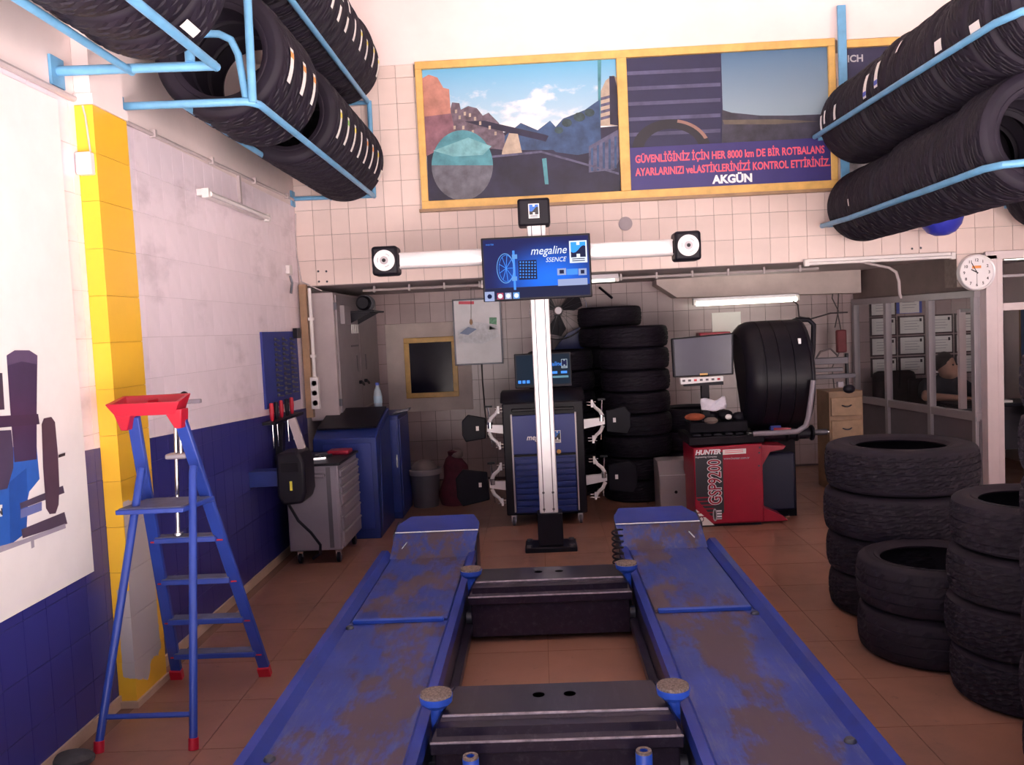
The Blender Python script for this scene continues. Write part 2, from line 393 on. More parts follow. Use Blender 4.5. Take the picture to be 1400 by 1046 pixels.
struct(MB().box(XL, XR, YU+.22, YR+.2, ZS, ZS+.16).box(XL, 3.33, YU+.03, YU+.22, ZS-.002, ZS).build('ceiling_soffit', M['soffit'], smooth=False), 'low grey ceiling over the dim rear of the shop', 'ceiling')
struct(MB().box(XL-.2, XR+.2, 1.3, YR+.2, ZC, ZC+.15).build('ceiling', M['ceiling']), 'high plaster ceiling of the shop', 'ceiling')
struct(MB().box(XR, XR+.2, 1.3, YR+.2, 0, ZC).build('wall_right', M['plaster']), 'far right wall of the shop', 'wall')

struct(MB().box(XL-.2, XR+.2, 1.3, 1.5, 3.55, ZC).build('wall_front', M['plaster']), 'unseen wall added above the open shopfront to hold back sky light', 'wall')  # out of view, added to cut the sky light on the floor
# rear wall, tiled
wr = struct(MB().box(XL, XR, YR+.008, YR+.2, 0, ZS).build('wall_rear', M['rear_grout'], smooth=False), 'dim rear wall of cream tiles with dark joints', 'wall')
tw, th = .16, .21
tm = MB().box(-tw/2+.002, tw/2-.002, 0, .008, -th/2+.002, th/2-.002).mesh('tile')
spots = []; rest = MB()
for k in range(10):
    for i in range(42):
        x = XL+tw*(i+.5); z = .02+th*(k+.5)
        if x > XR-.05: continue
        hid = x < -1.65 or (x > -.4 and z < .8) or (x > .4 and x < 1.2 and z < 1.6) or (-1.35 < x < -.95 and 1.0 < z < 1.45) or (1.3 < x < 2.4 and z < 1.2)
        if hid or len(spots) >= 290: rest.box(x-tw/2+.002, x+tw/2-.002, YR, YR+.008, z-th/2+.002, z+th/2-.002)
        else: spots.append((x, YR, z))
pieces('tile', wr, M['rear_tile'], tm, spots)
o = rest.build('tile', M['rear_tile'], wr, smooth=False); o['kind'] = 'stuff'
# plastered patch around the mirror, downstand beam
struct(MB().box(-1.62, -.72, YR-.006, YR, .76, 1.70).build('trim_3', M['plaster_old'], bevel=.004), 'rough plaster patch on the rear wall around the mirror', 'trim')
struct(MB().prism([(1.22,8.95,1.97),(1.42,8.95,1.83),(3.26,8.95,1.79),(3.26,8.95,2.02),(1.22,8.95,2.02)], (0,.35,0)).build('trim_4', M['plaster_old'], smooth=False), 'pinkish boxed beam under the low ceiling above the lit tube', 'trim')

# ---------------------------------------------------------------- office: partition, door, what is inside
PA, PB = Vector((3.555, 7.20, 0)), Vector((3.30, 9.28, 0))
pd = (PB-PA).normalized(); pn = Vector((pd.y, -pd.x, 0))
def pp(t, z): return PA+(PB-PA)*t+Vector((0,0,z))
part = struct(thing('window_1', 'aluminium and glass office partition with grey lower panels', 'partition', PA))
for t0, t1 in ((.004,.33),(.33,.68),(.68,1)):
    MB().prism([pp(t0,.02), pp(t1,.02), pp(t1,.68), pp(t0,.68)], pn*.02).build('lower_panel', M['grey_panel'], part, smooth=False)
    MB().prism([pp(t0,.72), pp(t1,.72), pp(t1,1.67), pp(t0,1.67)], pn*.006).build('pane', M['glass'], part, smooth=False)
for t in (.02,.33,.68,.985):
    MB().bar(pp(t,0), pp(t,1.68), .06, .05, up=pd).build('mullion', M['frame_grey'], part, bevel=.004)
MB().bar(pp(.004,.70), pp(1,.70), .05, .07).build('rail', M['frame_grey'], part, bevel=.004)
MB().bar(pp(.004,1.70), pp(1,1.70), .06, .06).build('rail', M['frame_grey'], part, bevel=.004)
MB().bar(pp(.004,.02), pp(1,.02), .05, .04).build('rail', M['frame_grey'], part, bevel=.004)
struct(MB().prism([pp(.005,1.73), pp(1,1.73), pp(1,ZS), pp(.005,ZS)], pn*.03).build('trim_5', M['brown_panel'], smooth=False), 'dark brown board above the glass office partition', 'trim')
# sliding sash inside the office glass
sl = struct(thing('window_2', 'inner sliding sash frame behind the partition glass', 'window', pp(.16,.72)))
off = -pn*.0+Vector((.09,0,0))
MB().bar(pp(.05,.78)+off, pp(.05,1.56)+off, .03,.03, up=pd).build('stile', M['frame_grey'], sl)
MB().bar(pp(.185,.73)+off, pp(.185,1.58)+off, .06,.03, up=pd).build('stile', M['frame_white'], sl)
MB().bar(pp(.05,1.57)+off, pp(.195,1.57)+off, .03,.03).build('rail', M['frame_grey'], sl)

dr = struct(thing('door_1', 'white lacquered door frame with transom beside the clock', 'door frame', (3.65,YU,0)))
MB().box(3.575,3.665,YU-.03,YU+.10,0,2.0).build('jamb', M['frame_white'], dr, bevel=.004)
MB().box(3.668,3.712,YU-.02,YU+.10,0,2.0).build('door_stop', M['frame_white'], dr, bevel=.003)
MB().box(4.58,4.70,YU-.03,YU+.10,0,2.0).build('jamb', M['frame_white'], dr, bevel=.004)
MB().box(3.575,4.70,YU-.03,YU+.10,1.965,2.03).build('head', M['frame_white'], dr, bevel=.004)
MB().box(3.712,4.58,YU-.02,YU+.10,1.555,1.615).build('transom_bar', M['frame_white'], dr, bevel=.004)
MB().box(3.712,4.58,YU,YU+.05,1.82,1.84).build('glazing_bar', M['frame_grey'], dr)
MB().box(3.712,4.58,YU+.02,YU+.026,1.615,1.965).build('transom_pane', M['glass'], dr)
struct(MB().box(4.70,XR,YU,YU+.2,0,2.03).build('wall_back_right', M['plaster']), 'short wall beside the office door', 'wall')

def certificate(x, z, label, w_=.27, h_=.20, c='paper', blue=False):
    t = thing('framed_certificate', label, 'certificate', (x, YR-.01, z), 'certificates on the office wall')
    MB().box(x-w_/2, x+w_/2, YR-.022, YR-.002, z-h_/2, z+h_/2).build('frame', M['blue_paper'] if blue else M['cert_frame'], t)
    b = .03 if blue else .016
    MB().box(x-w_/2+b, x+w_/2-b, YR-.025, YR-.021, z-h_/2+(.004 if blue else b), z+h_/2-(.004 if blue else b)).build('sheet', M['paper'], t)
    for q in range(4): MB().box(x-w_*.28, x+w_*.28-.02*(q%2), YR-.0262, YR-.025, z+h_*.2-q*.028, z+h_*.2-q*.028+.006).build('print_line', M['grey_print'], t)
    MB().box(x+w_*.3, x+w_*.38, YR-.0262, YR-.025, z+h_*.18, z+h_*.34).build('seal', M['text_dark'], t)
rows = {1.435:'second', 1.225:'third', 1.01:'lowest'}
cols = {3.60:'leftmost', 3.89:'second', 4.18:'third', 4.47:'fourth'}
for z, rn in rows.items():
    for x, cn in cols.items():
        certificate(x, z, f'framed certificate in the {rn} row, {cn} column on the office wall')
certificate(3.60, 1.64, 'framed certificate at top left of the office wall rows')
certificate(3.87, 1.66, 'white sheet in a blue border above the office certificates', .26, .2, blue=True)
certificate(4.72, 1.43, 'small certificate seen through the office doorway, upper', .16, .2)
certificate(4.72, 1.21, 'small certificate seen through the office doorway, middle', .16, .2)
certificate(4.72, 1.0, 'small certificate seen through the office doorway, lower', .16, .2)

# ---------------------------------------------------------------- posters over the lintel
def poster_frame(label, x0, x1, z0, z1, right=True):
    t = thing('poster_display', label, 'poster display', ((x0+x1)/2, YU, z0))
    y0, y1 = YU-.045, YU-.001
    MB().box(x0, x1, y0, y1, z0, z0+.065).build('rail', M['wood_yellow'], t, bevel=.004)
    MB().box(x0, x1, y0, y1, z1-.06, z1).build('rail', M['wood_yellow'], t, bevel=.004)
    MB().box(x0, x0+.055, y0, y1, z0+.065, z1-.06).build('stile', M['wood_yellow'], t, bevel=.004)
    if right: MB().box(x1-.055, x1, y0, y1, z0+.065, z1-.06).build('stile', M['wood_yellow'], t, bevel=.004)
    MB().box(x0-.02, x1, y0-.02, y1, z0-.022, z0).build('ledge', M['wood_brown'], t)
    return t
Z0, Z1 = 2.585, 3.75
fr = poster_frame('long varnished yellow wooden frame around both posters', -.885, 2.43, Z0, Z1)
MB().box(.715, .795, YU-.05, YU-.001, Z0+.065, Z1-.06).build('mullion', M['wood_yellow'], fr, bevel=.004)
# poster 1: town under a cloudy sky
def sky_print(name, x0, x1, z0, z1, top, low, cloud, thr):
    m = mat(name, top, .3, var=.02); N, L, p = nodes(m); (x, y, z), P = pos(N, L)
    g = N.new('ShaderNodeMapRange'); g.inputs[1].default_value = z0; g.inputs[2].default_value = z1; L.new(z, g.inputs[0])
    mx = N.new('ShaderNodeMix'); mx.data_type = 'RGBA'; mx.inputs[6].default_value = low+(1,); mx.inputs[7].default_value = top+(1,); L.new(g.outputs[0], mx.inputs[0]); L.new(mx.outputs[2], p.inputs['Base Color'])
    mask_over(m, cloud, lambda N, L: ramp(N, L, math_n(N, L, 'SUBTRACT', noise(N, L, 2.6, None, 6, .55, (1,1,1.9)), math_n(N, L, 'MULTIPLY', g.outputs[0], .24)), thr, thr+.13))
    return m
YP = YU-.012
p1 = thing('poster', 'colour poster of a town street under a cloudy blue sky', 'poster', (-.07, YP, Z0+.065))
A = lambda x, y: at(x, y, Y=YP-.002)
B = lambda x, y: at(x, y, Y=YP-.004)
Cc = lambda x, y: at(x, y, Y=YP-.006)
MB().box(-.835, .72, YP-.002, YP+.008, Z0+.06, Z1-.055).build('sky', sky_print('town_sky_print', 0,0, 3.05, 3.72, (.11,.40,.66), (.55,.66,.72), (.80,.78,.80), .345), p1)
c_dark = mat('dark_street_print', (.018,.017,.045), .35, var=.4, scale=5); c_dom = mat('terracotta_print', (.42,.19,.15), .35, var=.3, scale=9)
c_dom2 = mat('rust_shadow_print', (.21,.10,.13), .35, var=.4, scale=9); c_town = mat('town_print', (.12,.09,.12), .35, var=.6, scale=14)
c_teal = mat('teal_print', (.07,.25,.30), .35, var=.3, scale=10); c_blue = mat('hill_blue_print', (.035,.075,.17), .35, var=.4, scale=9)
c_cream = mat('cream_facade_print', (.42,.34,.27), .35, var=.25, scale=12); c_steel = mat('slate_print', (.09,.09,.16), .35, var=.5, scale=16)
LAYER = [0]
def pr(name, pts, m, par, f=None):
    LAYER[0] += 1; d = .0022+.00035*(LAYER[0] % 75)          # every print layer at its own hair's breadth
    return flat(name, [at(u, v, Y=YP-d) for u, v in pts], m, par, t=.0003)
pr('street', [(583,198),(640,195),(700,178),(760,180),(846,172),(851,262),(586,276)], c_dark, p1)
pr('far_hills', [(690,186),(712,168),(735,178),(752,165),(770,185),(770,205),(690,205)], c_blue, p1, B)
pr('town_skyline', [(612,165),(618,140),(628,141),(630,150),(640,145),(652,148),(660,158),(668,154),(682,168),(690,185),(690,205),(640,200),(612,190)], c_town, p1, B)
pr('terracotta_dome', [(577,165),(576,108),(586,102),(598,106),(606,120),(614,122),(617,165)], c_dom, p1, B)
pr('dome_base', [(577,190),(577,160),(617,155),(622,180),(610,200),(580,215)], c_dom2, p1, B)
pr('viaduct', [(635,166),(662,165),(745,184),(768,192),(768,200),(740,192),(655,172)], c_dark, p1, Cc)
pr('tower_block', [(819,130),(828,110),(838,103),(843,106),(847,172),(818,172)], c_cream, p1, B)
for q in range(4): pr('tower_band', [(819,134+q*9),(834,130+q*9),(834,134+q*9),(819,138+q*9)], c_steel, p1, Cc)
pr('tower_side', [(833,104),(840,104),(846,130),(847,172),(834,170)], c_dark, p1, Cc)
pr('lamp_mast', [(817,78),(822,78),(821,172),(818,172)], c_teal, p1, Cc)
pr('right_houses', [(745,196),(752,182),(770,162),(786,156),(800,150),(820,136),(822,205),(790,212),(760,208)], c_blue, p1, B)
pr('market_stalls', [(805,200),(847,176),(847,218),(840,232),(805,236)], c_steel, p1, Cc)
pr('carriage', [(687,205),(696,182),(708,183),(714,210),(700,212),(686,211)], c_cream, p1, Cc)
pr('road_stripe', [(741,217),(747,216),(750,252),(745,252)], c_teal, p1, Cc)
import math as _m
for u, v in ((622,150),(627,158),(634,153),(641,155),(648,160),(655,166),(620,172),(632,172),(645,178),(668,172),(676,180)): pr('town_window', [(u,v),(u+3,v-.2),(u+3,v+4.8),(u,v+5)], c_cream, p1)
for q in range(5): pr('stall_post', [(808+q*8,203-q*4),(811+q*8,202-q*4),(811+q*8,234-q),(808+q*8,234-q)], c_blue, p1)
for u, v, r in ((775,168,7),(792,160,8),(764,178,6),(806,154,7)): pr('treetop', [(u+r*_m.cos(a), v+r*.8*_m.sin(a)) for a in [2*_m.pi*i/12 for i in range(12)]], mat('tree_print', (.03,.06,.07), .4, var=.5, scale=20), p1)
pr('street_kerb', [(660,214),(740,206),(846,236),(846,239),(740,209),(660,217)], c_steel, p1)
inset = [(632+42*_m.cos(a), 226+48*_m.sin(a)) for a in [2*_m.pi*i/40 for i in range(40)]]
pr('round_inset', inset, c_teal, p1, B)
pr('inset_ground', [(632+42*_m.cos(a), 226+48*_m.sin(a)) for a in [_m.pi*i/20 for i in range(21)]], mat('inset_ground_print', (.12,.12,.15), .35, var=.4, scale=9), p1, Cc)
pr('street_glow', [(592,206),(640,188),(672,200),(660,212),(620,214)], mat('pale_teal_print', (.16,.38,.42), .35, var=.3, scale=14), p1, Cc)

# poster 2: two pictures over an indigo band with the slogan
LAYER[0] = 8
p2 = thing('poster', 'safety slogan poster with indigo band and red lettering', 'poster', (1.58, YP, Z0+.065))
MB().box(.79, 2.38, YP-.002, YP+.008, Z0+.06, Z1-.055).build('sheet', M['navy'], p2)
xm = 1.545
gh = mat('blue_horizon_print', (.10,.2,.32), .3, var=.02)
MB().box(xm, 2.38, YP-.004, YP-.002, 3.02, Z1-.055).build('sky', sky_print('evening_sky_print', 0,0, 3.05, 3.70, (.07,.16,.29), (.34,.44,.50), (.40,.48,.52), .52), p2)
c_field = mat('dusk_field_print', (.045,.045,.07), .35, var=.5, scale=7)
pr('field', [(987,205),(987,150),(1000,154),(1040,158),(1080,158),(1130,156),(1131,205)], c_field, p2, Cc)
pr('field_track', [(988,164),(1060,163),(1120,166),(1060,170),(990,170)], mat('sand_track_print', (.13,.11,.09), .35, var=.3), p2)
for q in range(5): pr('tread_ridge', [(856,98+q*21),(985,92+q*21),(985,97+q*21),(856,103+q*21)], mat('ridge_print', (.085,.085,.17), .35, var=.3), p2)
ring = [(918+54*_m.cos(a), 205+42*_m.sin(a)) for a in [_m.pi+_m.pi*i/24 for i in range(25)]]+[(918+38*_m.cos(a), 205+29*_m.sin(a)) for a in [2*_m.pi-_m.pi*i/24 for i in range(25)]]
pr('printed_tire', ring, mat('printed_tire_black', (.02,.02,.03), .35), p2, Cc)
pr('printed_tire_glint', [(918+(54 if k < 9 else 49)*_m.cos(a), 205+(42 if k < 9 else 38)*_m.sin(a)) for k, a in enumerate([_m.pi*(1.55+.04*i) for i in range(9)]+[_m.pi*(1.55+.04*(8-i)) for i in range(9)])], mat('tire_glint_print', (.30,.17,.14), .35), p2)
MB().box(.79, 2.38, YP-.029, YP-.002, Z0+.06, 2.985).build('band', M['band'], p2)
text('slogan_lettering', 'GÜVENLİĞİNİZ İÇİN HER 8000 km DE BİR ROTBALANS', .083, (.835, YP-.030, 2.865), M['text_red'], p2, bold=.0022, sx=.715, spacing=1.0)
text('slogan_lettering', 'AYARLARINIZI veLASTİKLERİNİZİ KONTROL ETTİRİNİZ.', .083, (.835, YP-.030, 2.763), M['text_red'], p2, bold=.0022, sx=.715)
text('shop_name_lettering', 'AKGÜN', .088, (1.60, YP-.030, 2.672), M['text_white'], p2, align='CENTER', bold=.004)
# poster 3, half hidden behind the tires
fr3 = poster_frame('shorter wooden poster frame half hidden behind the right tire rack', 2.46, 3.66, Z0+.02, Z1-.02)
p3 = thing('poster', 'dark poster mostly hidden behind tires on the right rack', 'poster', (3.06, YP, Z0+.09))
MB().box(2.51, 3.61, YP-.002, YP+.008, Z0+.08, Z1-.075).build('sheet', M['navy'], p3)
text('lettering', 'ICH', .075, (2.53, YP-.004, 3.565), M['grey_print'], p3, bold=.002)
MB().box(2.51, 3.61, YP-.005, YP-.002, Z0+.08, 2.98).build('map_picture', mat('pale_map_print', (.34,.31,.33), .4, var=.55, scale=8), p3)
pr('blue_patch', [(1245,178),(1262,174),(1262,192),(1247,196)], M['blue_paper'], p3, Cc)
# ================================================================ wheel alignment lift
ZD = .25
def runway(sd, label):
    """sd=-1 left, +1 right. Outer edge at |x|=1.01, inner at .435"""
    t = thing('lift_runway', label, 'lift runway', (sd*.72, 3.0, 0), 'runways of the alignment lift')
    X = lambda a: sd*a
    def bx(a, b, y0, y1, z0, z1): 
        lo, hi = sorted((X(a), X(b))); return MB().box(lo, hi, y0, y1, z0, z1)
    dk = M['deckL'] if sd < 0 else M['deckR']
    bx(.47, .955, 1.45, 4.02, ZD-.012, ZD).build('deck_plate', dk, t)
    bx(.485, .935, 4.035, 5.14, ZD-.006, ZD+.008).build('turntable_cover', dk, t, bevel=.003)
    bx(.47, .955, 4.02, 5.20, ZD-.014, ZD-.007).build('deck_plate', dk, t)
    bx(.50, .925, 4.005, 4.035, ZD, ZD+.018).build('joint_bar', M['pad_blue'], t, bevel=.003)
    # outer rail: raised lip with sloping inner face, and the skirt below it
    prof = [(.945, ZD), (.975, ZD+.035), (1.01, ZD+.035), (1.01, .05), (.985, .05), (.985, ZD-.02), (.945, ZD-.02)]
    MB().prism([(X(a), 1.45, z) for a, z in prof], (0, 3.80, 0)).build('outer_rail', M['lift_blue'], t, smooth=False)
    prof = [(.485, ZD), (.47, ZD+.022), (.435, ZD+.022), (.435, ZD-.04), (.46, ZD-.04), (.485, ZD-.02)]
    MB().prism([(X(a), 1.45, z) for a, z in prof], (0, 3.77, 0)).build('inner_rail', M['lift_blue'], t, smooth=False)
    bx(.44, .47, 1.45, 5.2, .03, ZD-.04).build('side_beam', M['lift_black'], t, bevel=.004)
    bx(.40, .44, 1.45, 5.0, .06, .10).build('jack_track', M['lift_black'], t, bevel=.003)
    bx(.50, .97, 1.6, 5.0, 0, .05).build('base_frame', M['lift_black'], t)
    # wheel stop: steep plate, then a flap with cut corners
    MB().prism([(X(.45),5.16,ZD), (X(.95),5.16,ZD), (X(.93),5.30,.375), (X(.42),5.30,.375)], (0,.02,.0)).build('stop_plate', dk, t, smooth=False)
    MB().prism([(X(.42),5.30,.375), (X(.93),5.30,.375), (X(.93),5.42,.40), (X(.86),5.52,.43), (X(.46),5.52,.43), (X(.42),5.42,.40)], (0,.004,-.014)).build('stop_flap', M['lift_blue'], t, smooth=False)
    MB().tube([(X(.42),5.298,.378),(X(.93),5.298,.378)], .006, 8).build('flap_edge', M['steel'], t)
    for a in (.43, .93):
        MB().prism([(X(a),5.17,.06),(X(a),5.50,.06),(X(a),5.50,.40),(X(a),5.30,.37)], (sd*.015,0,0)).build('stop_bracket', M['lift_black'], t, smooth=False)
    MB().tube([(X(.90),5.20,.25),(X(.88),5.22,.30),(X(.85),5.23,.335)], .005, 6).build('release_lever', M['steel'], t)
    for a, y in ((.93, 3.955), (.925, 2.72)):
        MB().lathe([(.0,.012),(.014,.012),(.020,.004),(.020,0)], (X(a), y, ZD), n=14).build('bolt', M['dark_steel'], t)
    return t
runway(-1, 'long blue steel lift runway on the ladder side with rusty wheel marks')
runway(1, 'long blue steel lift runway on the tire stack side with rusty wheel marks')

def jack(y0, label, zt):
    """y0: front edge of the top plate"""
    t = thing('jacking_beam', label, 'jacking beam', (0, y0, 0), 'jacking beams across the lift')
    W = .415
    MB().prism([(-.36,y0+.24,zt),(.36,y0+.24,zt),(.385,y0,zt),(-.385,y0,zt)], (0,0,-.012)).build('top_plate', M['lift_black'], t, bevel=.004)
    MB().prism([(-.385,y0,zt-.002),(.385,y0,zt-.002),(W,y0-.085,zt-.055),(-W,y0-.085,zt-.055)], (0,.012,-.012)).build('sloped_plate', M['lift_black'], t, bevel=.003)
    MB().tube([(-.38,y0,zt-.004),(.38,y0,zt-.004)], .006, 8).build('front_edge_highlight', M['edge_highlight'], t)
    MB().box(-W, W, y0-.092, y0-.07, zt-.095, zt-.053).build('front_lip', M['lift_black'], t, bevel=.004)
    MB().box(-W+.01, W-.01, y0-.07, y0+.23, .03, zt-.09).build('body', M['lift_black'], t, bevel=.006)
    MB().box(-W+.02, W-.02, y0-.066, y0+.235, zt-.10, zt-.014).build('inner_frame', M['lift_black'], t)
    MB().tube([(-W,y0-.088,zt-.056),(W,y0-.088,zt-.056)], .005, 8).build('lip_edge_highlight', M['edge_highlight'], t)
    for s in (-1, 1):
        MB().prism([(s*.36,y0+.24,zt),(s*.385,y0,zt),(s*W,y0-.085,zt-.055),(s*.43,y0+.24,zt-.055)], (0,0,-.012)).build('end_plate', M['lift_black'], t, smooth=False)
        MB().cyl((s*.405,y0-.03,.12),(s*.432,y0-.03,.12),.035,n=16).build('roller', M['dark_steel'], t)
    for x in (-.055, .055):
        MB().lathe([(.022,.0006),(.0,.0006)], (x, y0+.14, zt), n=18).build('slot_hole', M['black_matte'], t)
    for s in (-1, 1):
        c = (s*.405, y0+.045, 0)
        st = MB().cyl((c[0],c[1],zt-.10),(c[0],c[1],zt+.02),.022).build('pad_stem', M['pad_blue'], t)
        MB().lathe([(.0,zt+.012),(.035,zt+.012),(.055,zt+.030),(.058,zt+.052),(.0,zt+.052)], c, n=28).build('pad_cup', M['pad_blue'], t)
        MB().lathe([(.055,zt+.052),(.053,zt+.062),(.0,zt+.063)], c, n=28).build('pad_rubber', M['pad_rubber'], t)
    return t
jack(2.885, 'nearer dark steel jacking beam between the runways', .305)
jack(4.46, 'farther dark steel jacking beam between the runways', .30)
for s, lab in ((-1,'small blue steel adapter post standing left in front of the nearer beam'), (1,'small blue steel adapter post standing right in front of the nearer beam')):
    t = thing('jack_adapter', lab, 'adapter', (s*.27,2.66,0), 'blue jack adapters')
    MB().lathe([(.0,0),(.035,0),(.035,.02),(.026,.03),(.026,.265),(.022,.272),(.012,.272),(.012,.24),(.0,.24)], (s*.27,2.66,0), n=22).build('post', M['pad_blue'], t)
    MB().lathe([(.026,.262),(.024,.274),(.013,.274),(.013,.262)], (s*.27,2.66,0), n=22).build('rubber_rim', M['pad_rubber'], t)
h = [(.402+.030*math.cos(a*.6), 4.98+.030*math.sin(a*.6), .42-a*.0033) for a in range(0, 112)]
tag(MB().tube(h, .006, 6).build('coiled_air_hose', M['black']), 'black coiled air hose hanging at the inner edge of the right runway', 'hose')
tag(MB().prism([(-.16,6.50,0),(-.1,6.50,0),(-.1,6.53,0),(-.16,6.53,0)], (0,0,.012)).build('metal_wedge', M['dark_steel']), 'small dark metal wedge on the floor behind the stand base', 'wedge') if False else None

# ================================================================ camera stand of the aligner
SX, SY = .022, 6.25
st = thing('camera_stand', 'tall aluminium column with a horizontal camera beam bolted to the floor', 'camera stand', (SX, SY, 0))
MB().box(SX-.18, SX+.19, SY-.11, SY+.14, 0, .035).build('base_plate', M['black'], st, bevel=.006)
for dx in (-.15, .155):
    for dy in (-.08, .11): MB().lathe([(.02,.035),(.02,.05),(.0,.055)], (SX+dx, SY+dy, 0), n=10).build('anchor_bolt', M['dark_steel'], st)
MB().box(SX-.085, SX+.095, SY-.06, SY+.08, .035, .27).build('foot_sleeve', M['black'], st, bevel=.005)
MB().box(SX-.066, SX+.066, SY-.055, SY+.07, .27, 2.33).build('column', M['alu'], st, bevel=.008)
for dx in (-.034, .034): MB().box(SX+dx-.003, SX+dx+.003, SY-.0565, SY-.053, .28, 2.32).build('groove', M['grey_dark'], st)
for dx in (-.034, .034):
    for z in (.30, .42): MB().lathe([(.009,-.003),(.009,0),(0,0)], (SX+dx, SY-.056, z), 'Y', 10).build('screw', M['grey_dark'], st)
bp = [(.048*math.copysign(abs(math.cos(a))**.6, math.cos(a)), .058*math.copysign(abs(math.sin(a))**.6, math.sin(a))) for a in [2*math.pi*i/24 for i in range(24)]]
MB().prism([(-1.0, SY-.08+a, 2.105+b) for a, b in bp], (2.02,0,0)).build('beam', M['alu'], st)
tb = MB().box(SX-.125, SX+.10, SY-.085, SY+.09, 2.305, 2.495).build('top_housing', M['black'], st, bevel=.018, seg=3)
def emblem(par, x, z, y, w_, h_, white, blue, dark, n=(0,-1,0)):
    """framed emblem: white border, wave dividing blue and dark, white notches top and bottom"""
    fl = lambda nm, pts, m, d: flat(nm, [(x+a*w_, y-d, z+b*h_) for a, b in pts], m, par, t=.0006)
    fl('emblem_ground', [(-.5,-.5),(.5,-.5),(.5,.5),(-.5,.5)], white, 0)
    fl('emblem_dark', [(-.42,-.25),(.42,-.25),(.42,.44),(-.42,.44)], dark, .0008)
    wave = [(-.42,.02),(-.3,-.04),(-.15,-.02),(0,.08),(.15,.22),(.3,.28),(.42,.25)]
    fl('emblem_wave', wave+[(.42,.44),(-.42,.44)], blue, .0016)
    fl('emblem_notch', [(-.09,.30),(.09,.30),(.09,.46),(-.09,.46)], white, .0024)
    fl('emblem_notch', [(-.10,-.26),(.10,-.26),(.10,-.10),(-.10,-.10)], white, .0024)
    fl('emblem_caption', [(-.36,-.34),(.36,-.34),(.36,-.30),(-.36,-.30)], dark, .0008)
    fl('emblem_caption', [(-.36,-.43),(.36,-.43),(.36,-.39),(-.36,-.39)], dark, .0008)
M['print_blue'] = mat('logo_blue_print', (.04,.18,.65), .4)
emblem(tb, SX-.012, 2.405, SY-.086, .075, .10, M['text_white'], M['print_blue'], M['text_dark'])
for s in (-1, 1):
    cx = s*1.040+.008
    hd = MB().box(cx-.09, cx+.09, SY-.20, SY-.02, 2.005, 2.205).build('camera_head', M['black'], st, bevel=.022, seg=3)
    MB().box(cx-.094, cx+.094, SY-.17, SY-.05, 2.06, 2.15).build('head_rib', M['black_matte'], hd, bevel=.008)
    MB().lathe([(.072,0),(.072,-.012),(.064,-.014),(.0,-.014)], (cx, SY-.20, 2.105), 'Y', 32).build('lens_ring', M['text_white'], hd)
    MB().lathe([(.028,-.0142),(.028,-.020),(.0,-.020)], (cx, SY-.20, 2.105), 'Y', 24).build('lens', M['frame_grey'], hd)
    MB().lathe([(.013,-.020),(.013,-.026),(.0,-.024)], (cx, SY-.20, 2.105), 'Y', 16).build('lens_glass', M['black_gloss'], hd)
    for k in range(3):
        a0 = .6+k*2.1
        MB().tube([(cx+.045*math.cos(a0+q*.1), SY-.2145, 2.105+.045*math.sin(a0+q*.1)) for q in range(8)], .0025, 6).build('ring_mark', M['grey_print'], hd)

# big screen hung on the column
MY = 6.05
x0, x1, z0, z1 = -.362, .385, 1.788, 2.222
mo = thing('display_screen', 'large blue alignment display mounted on the camera column', 'screen', ((x0+x1)/2, MY, z0))
MB().box(x0, x1, MY, MY+.05, z0, z1).build('housing', M['black'], mo, bevel=.006)
MB().box(-.12, .16, MY+.05, SY-.055, 1.93, 2.12).build('mount', M['black_matte'], mo)
ms = mat('blue_display_picture', (.005,.005,.01), .5, spec=.1, var=.02)
N, L, p = nodes(ms); (sx_, sy_, sz_), P_ = pos(N, L)
dx = math_n(N, L, 'MULTIPLY', math_n(N, L, 'SUBTRACT', sx_, .10), 1.6); dz = math_n(N, L, 'MULTIPLY', math_n(N, L, 'SUBTRACT', sz_, 1.93), 2.4)
dd = math_n(N, L, 'SQRT', math_n(N, L, 'ADD', math_n(N, L, 'MULTIPLY', dx, dx), math_n(N, L, 'MULTIPLY', dz, dz)))
gm = N.new('ShaderNodeMix'); gm.data_type = 'RGBA'; gm.inputs[6].default_value = (.002,.10,.58,1); gm.inputs[7].default_value = (.003,.006,.055,1)
L.new(ramp(N, L, dd, .0, .68), gm.inputs[0]); L.new(gm.outputs[2], p.inputs['Emission Color']); p.inputs['Emission Strength'].default_value = 1.0
sc = MB().box(x0+.014, x1-.014, MY-.002, MY, z0+.09, z1-.014).build('screen', ms, mo)
MB().box(x0+.014, x1-.014, MY-.002, MY, z0+.016, z0+.088).build('taskbar', M['scr_dark'], mo)
yt = MY-.004
Q = lambda u, v, d=0.: at(u, v, Y=yt-d)
def sbox(name, u0, v0, u1, v1, m, d=0., par=None):
    a, b = Q(u0, v0, d), Q(u1, v1, d); cu, cv = (u0+u1)/2, (v0+v1)/2; c = Q(cu, cv, d); hw, hh = abs(u1-u0)/2*6.05/FPX, abs(v1-v0)/2*6.05/FPX
    return MB().box(c.x-hw, c.x+hw, c.y, c.y+.001, c.z-hh, c.z+hh).build(name, m, par or sc)
c = Q(774.5,346); text('lettering', 'megaline', .078, c, M['scr_white'], sc, align='RIGHT', shear=.28, bold=.0002, sx=.90)
c = Q(773.5,357); text('lettering', 'SSENCE', .044, c, M['scr_white'], sc, align='RIGHT', shear=.28, bold=0., sx=.92)
c = Q(664,336); text('lettering', 'HUNTER', .014, c, M['scr_line'], sc)
c = Q(790.5,344); emblem(sc, c.x, c.z, MY-.0025, .120, .150, M['scr_white'], M['scr_blue'], M['scr_dark'])
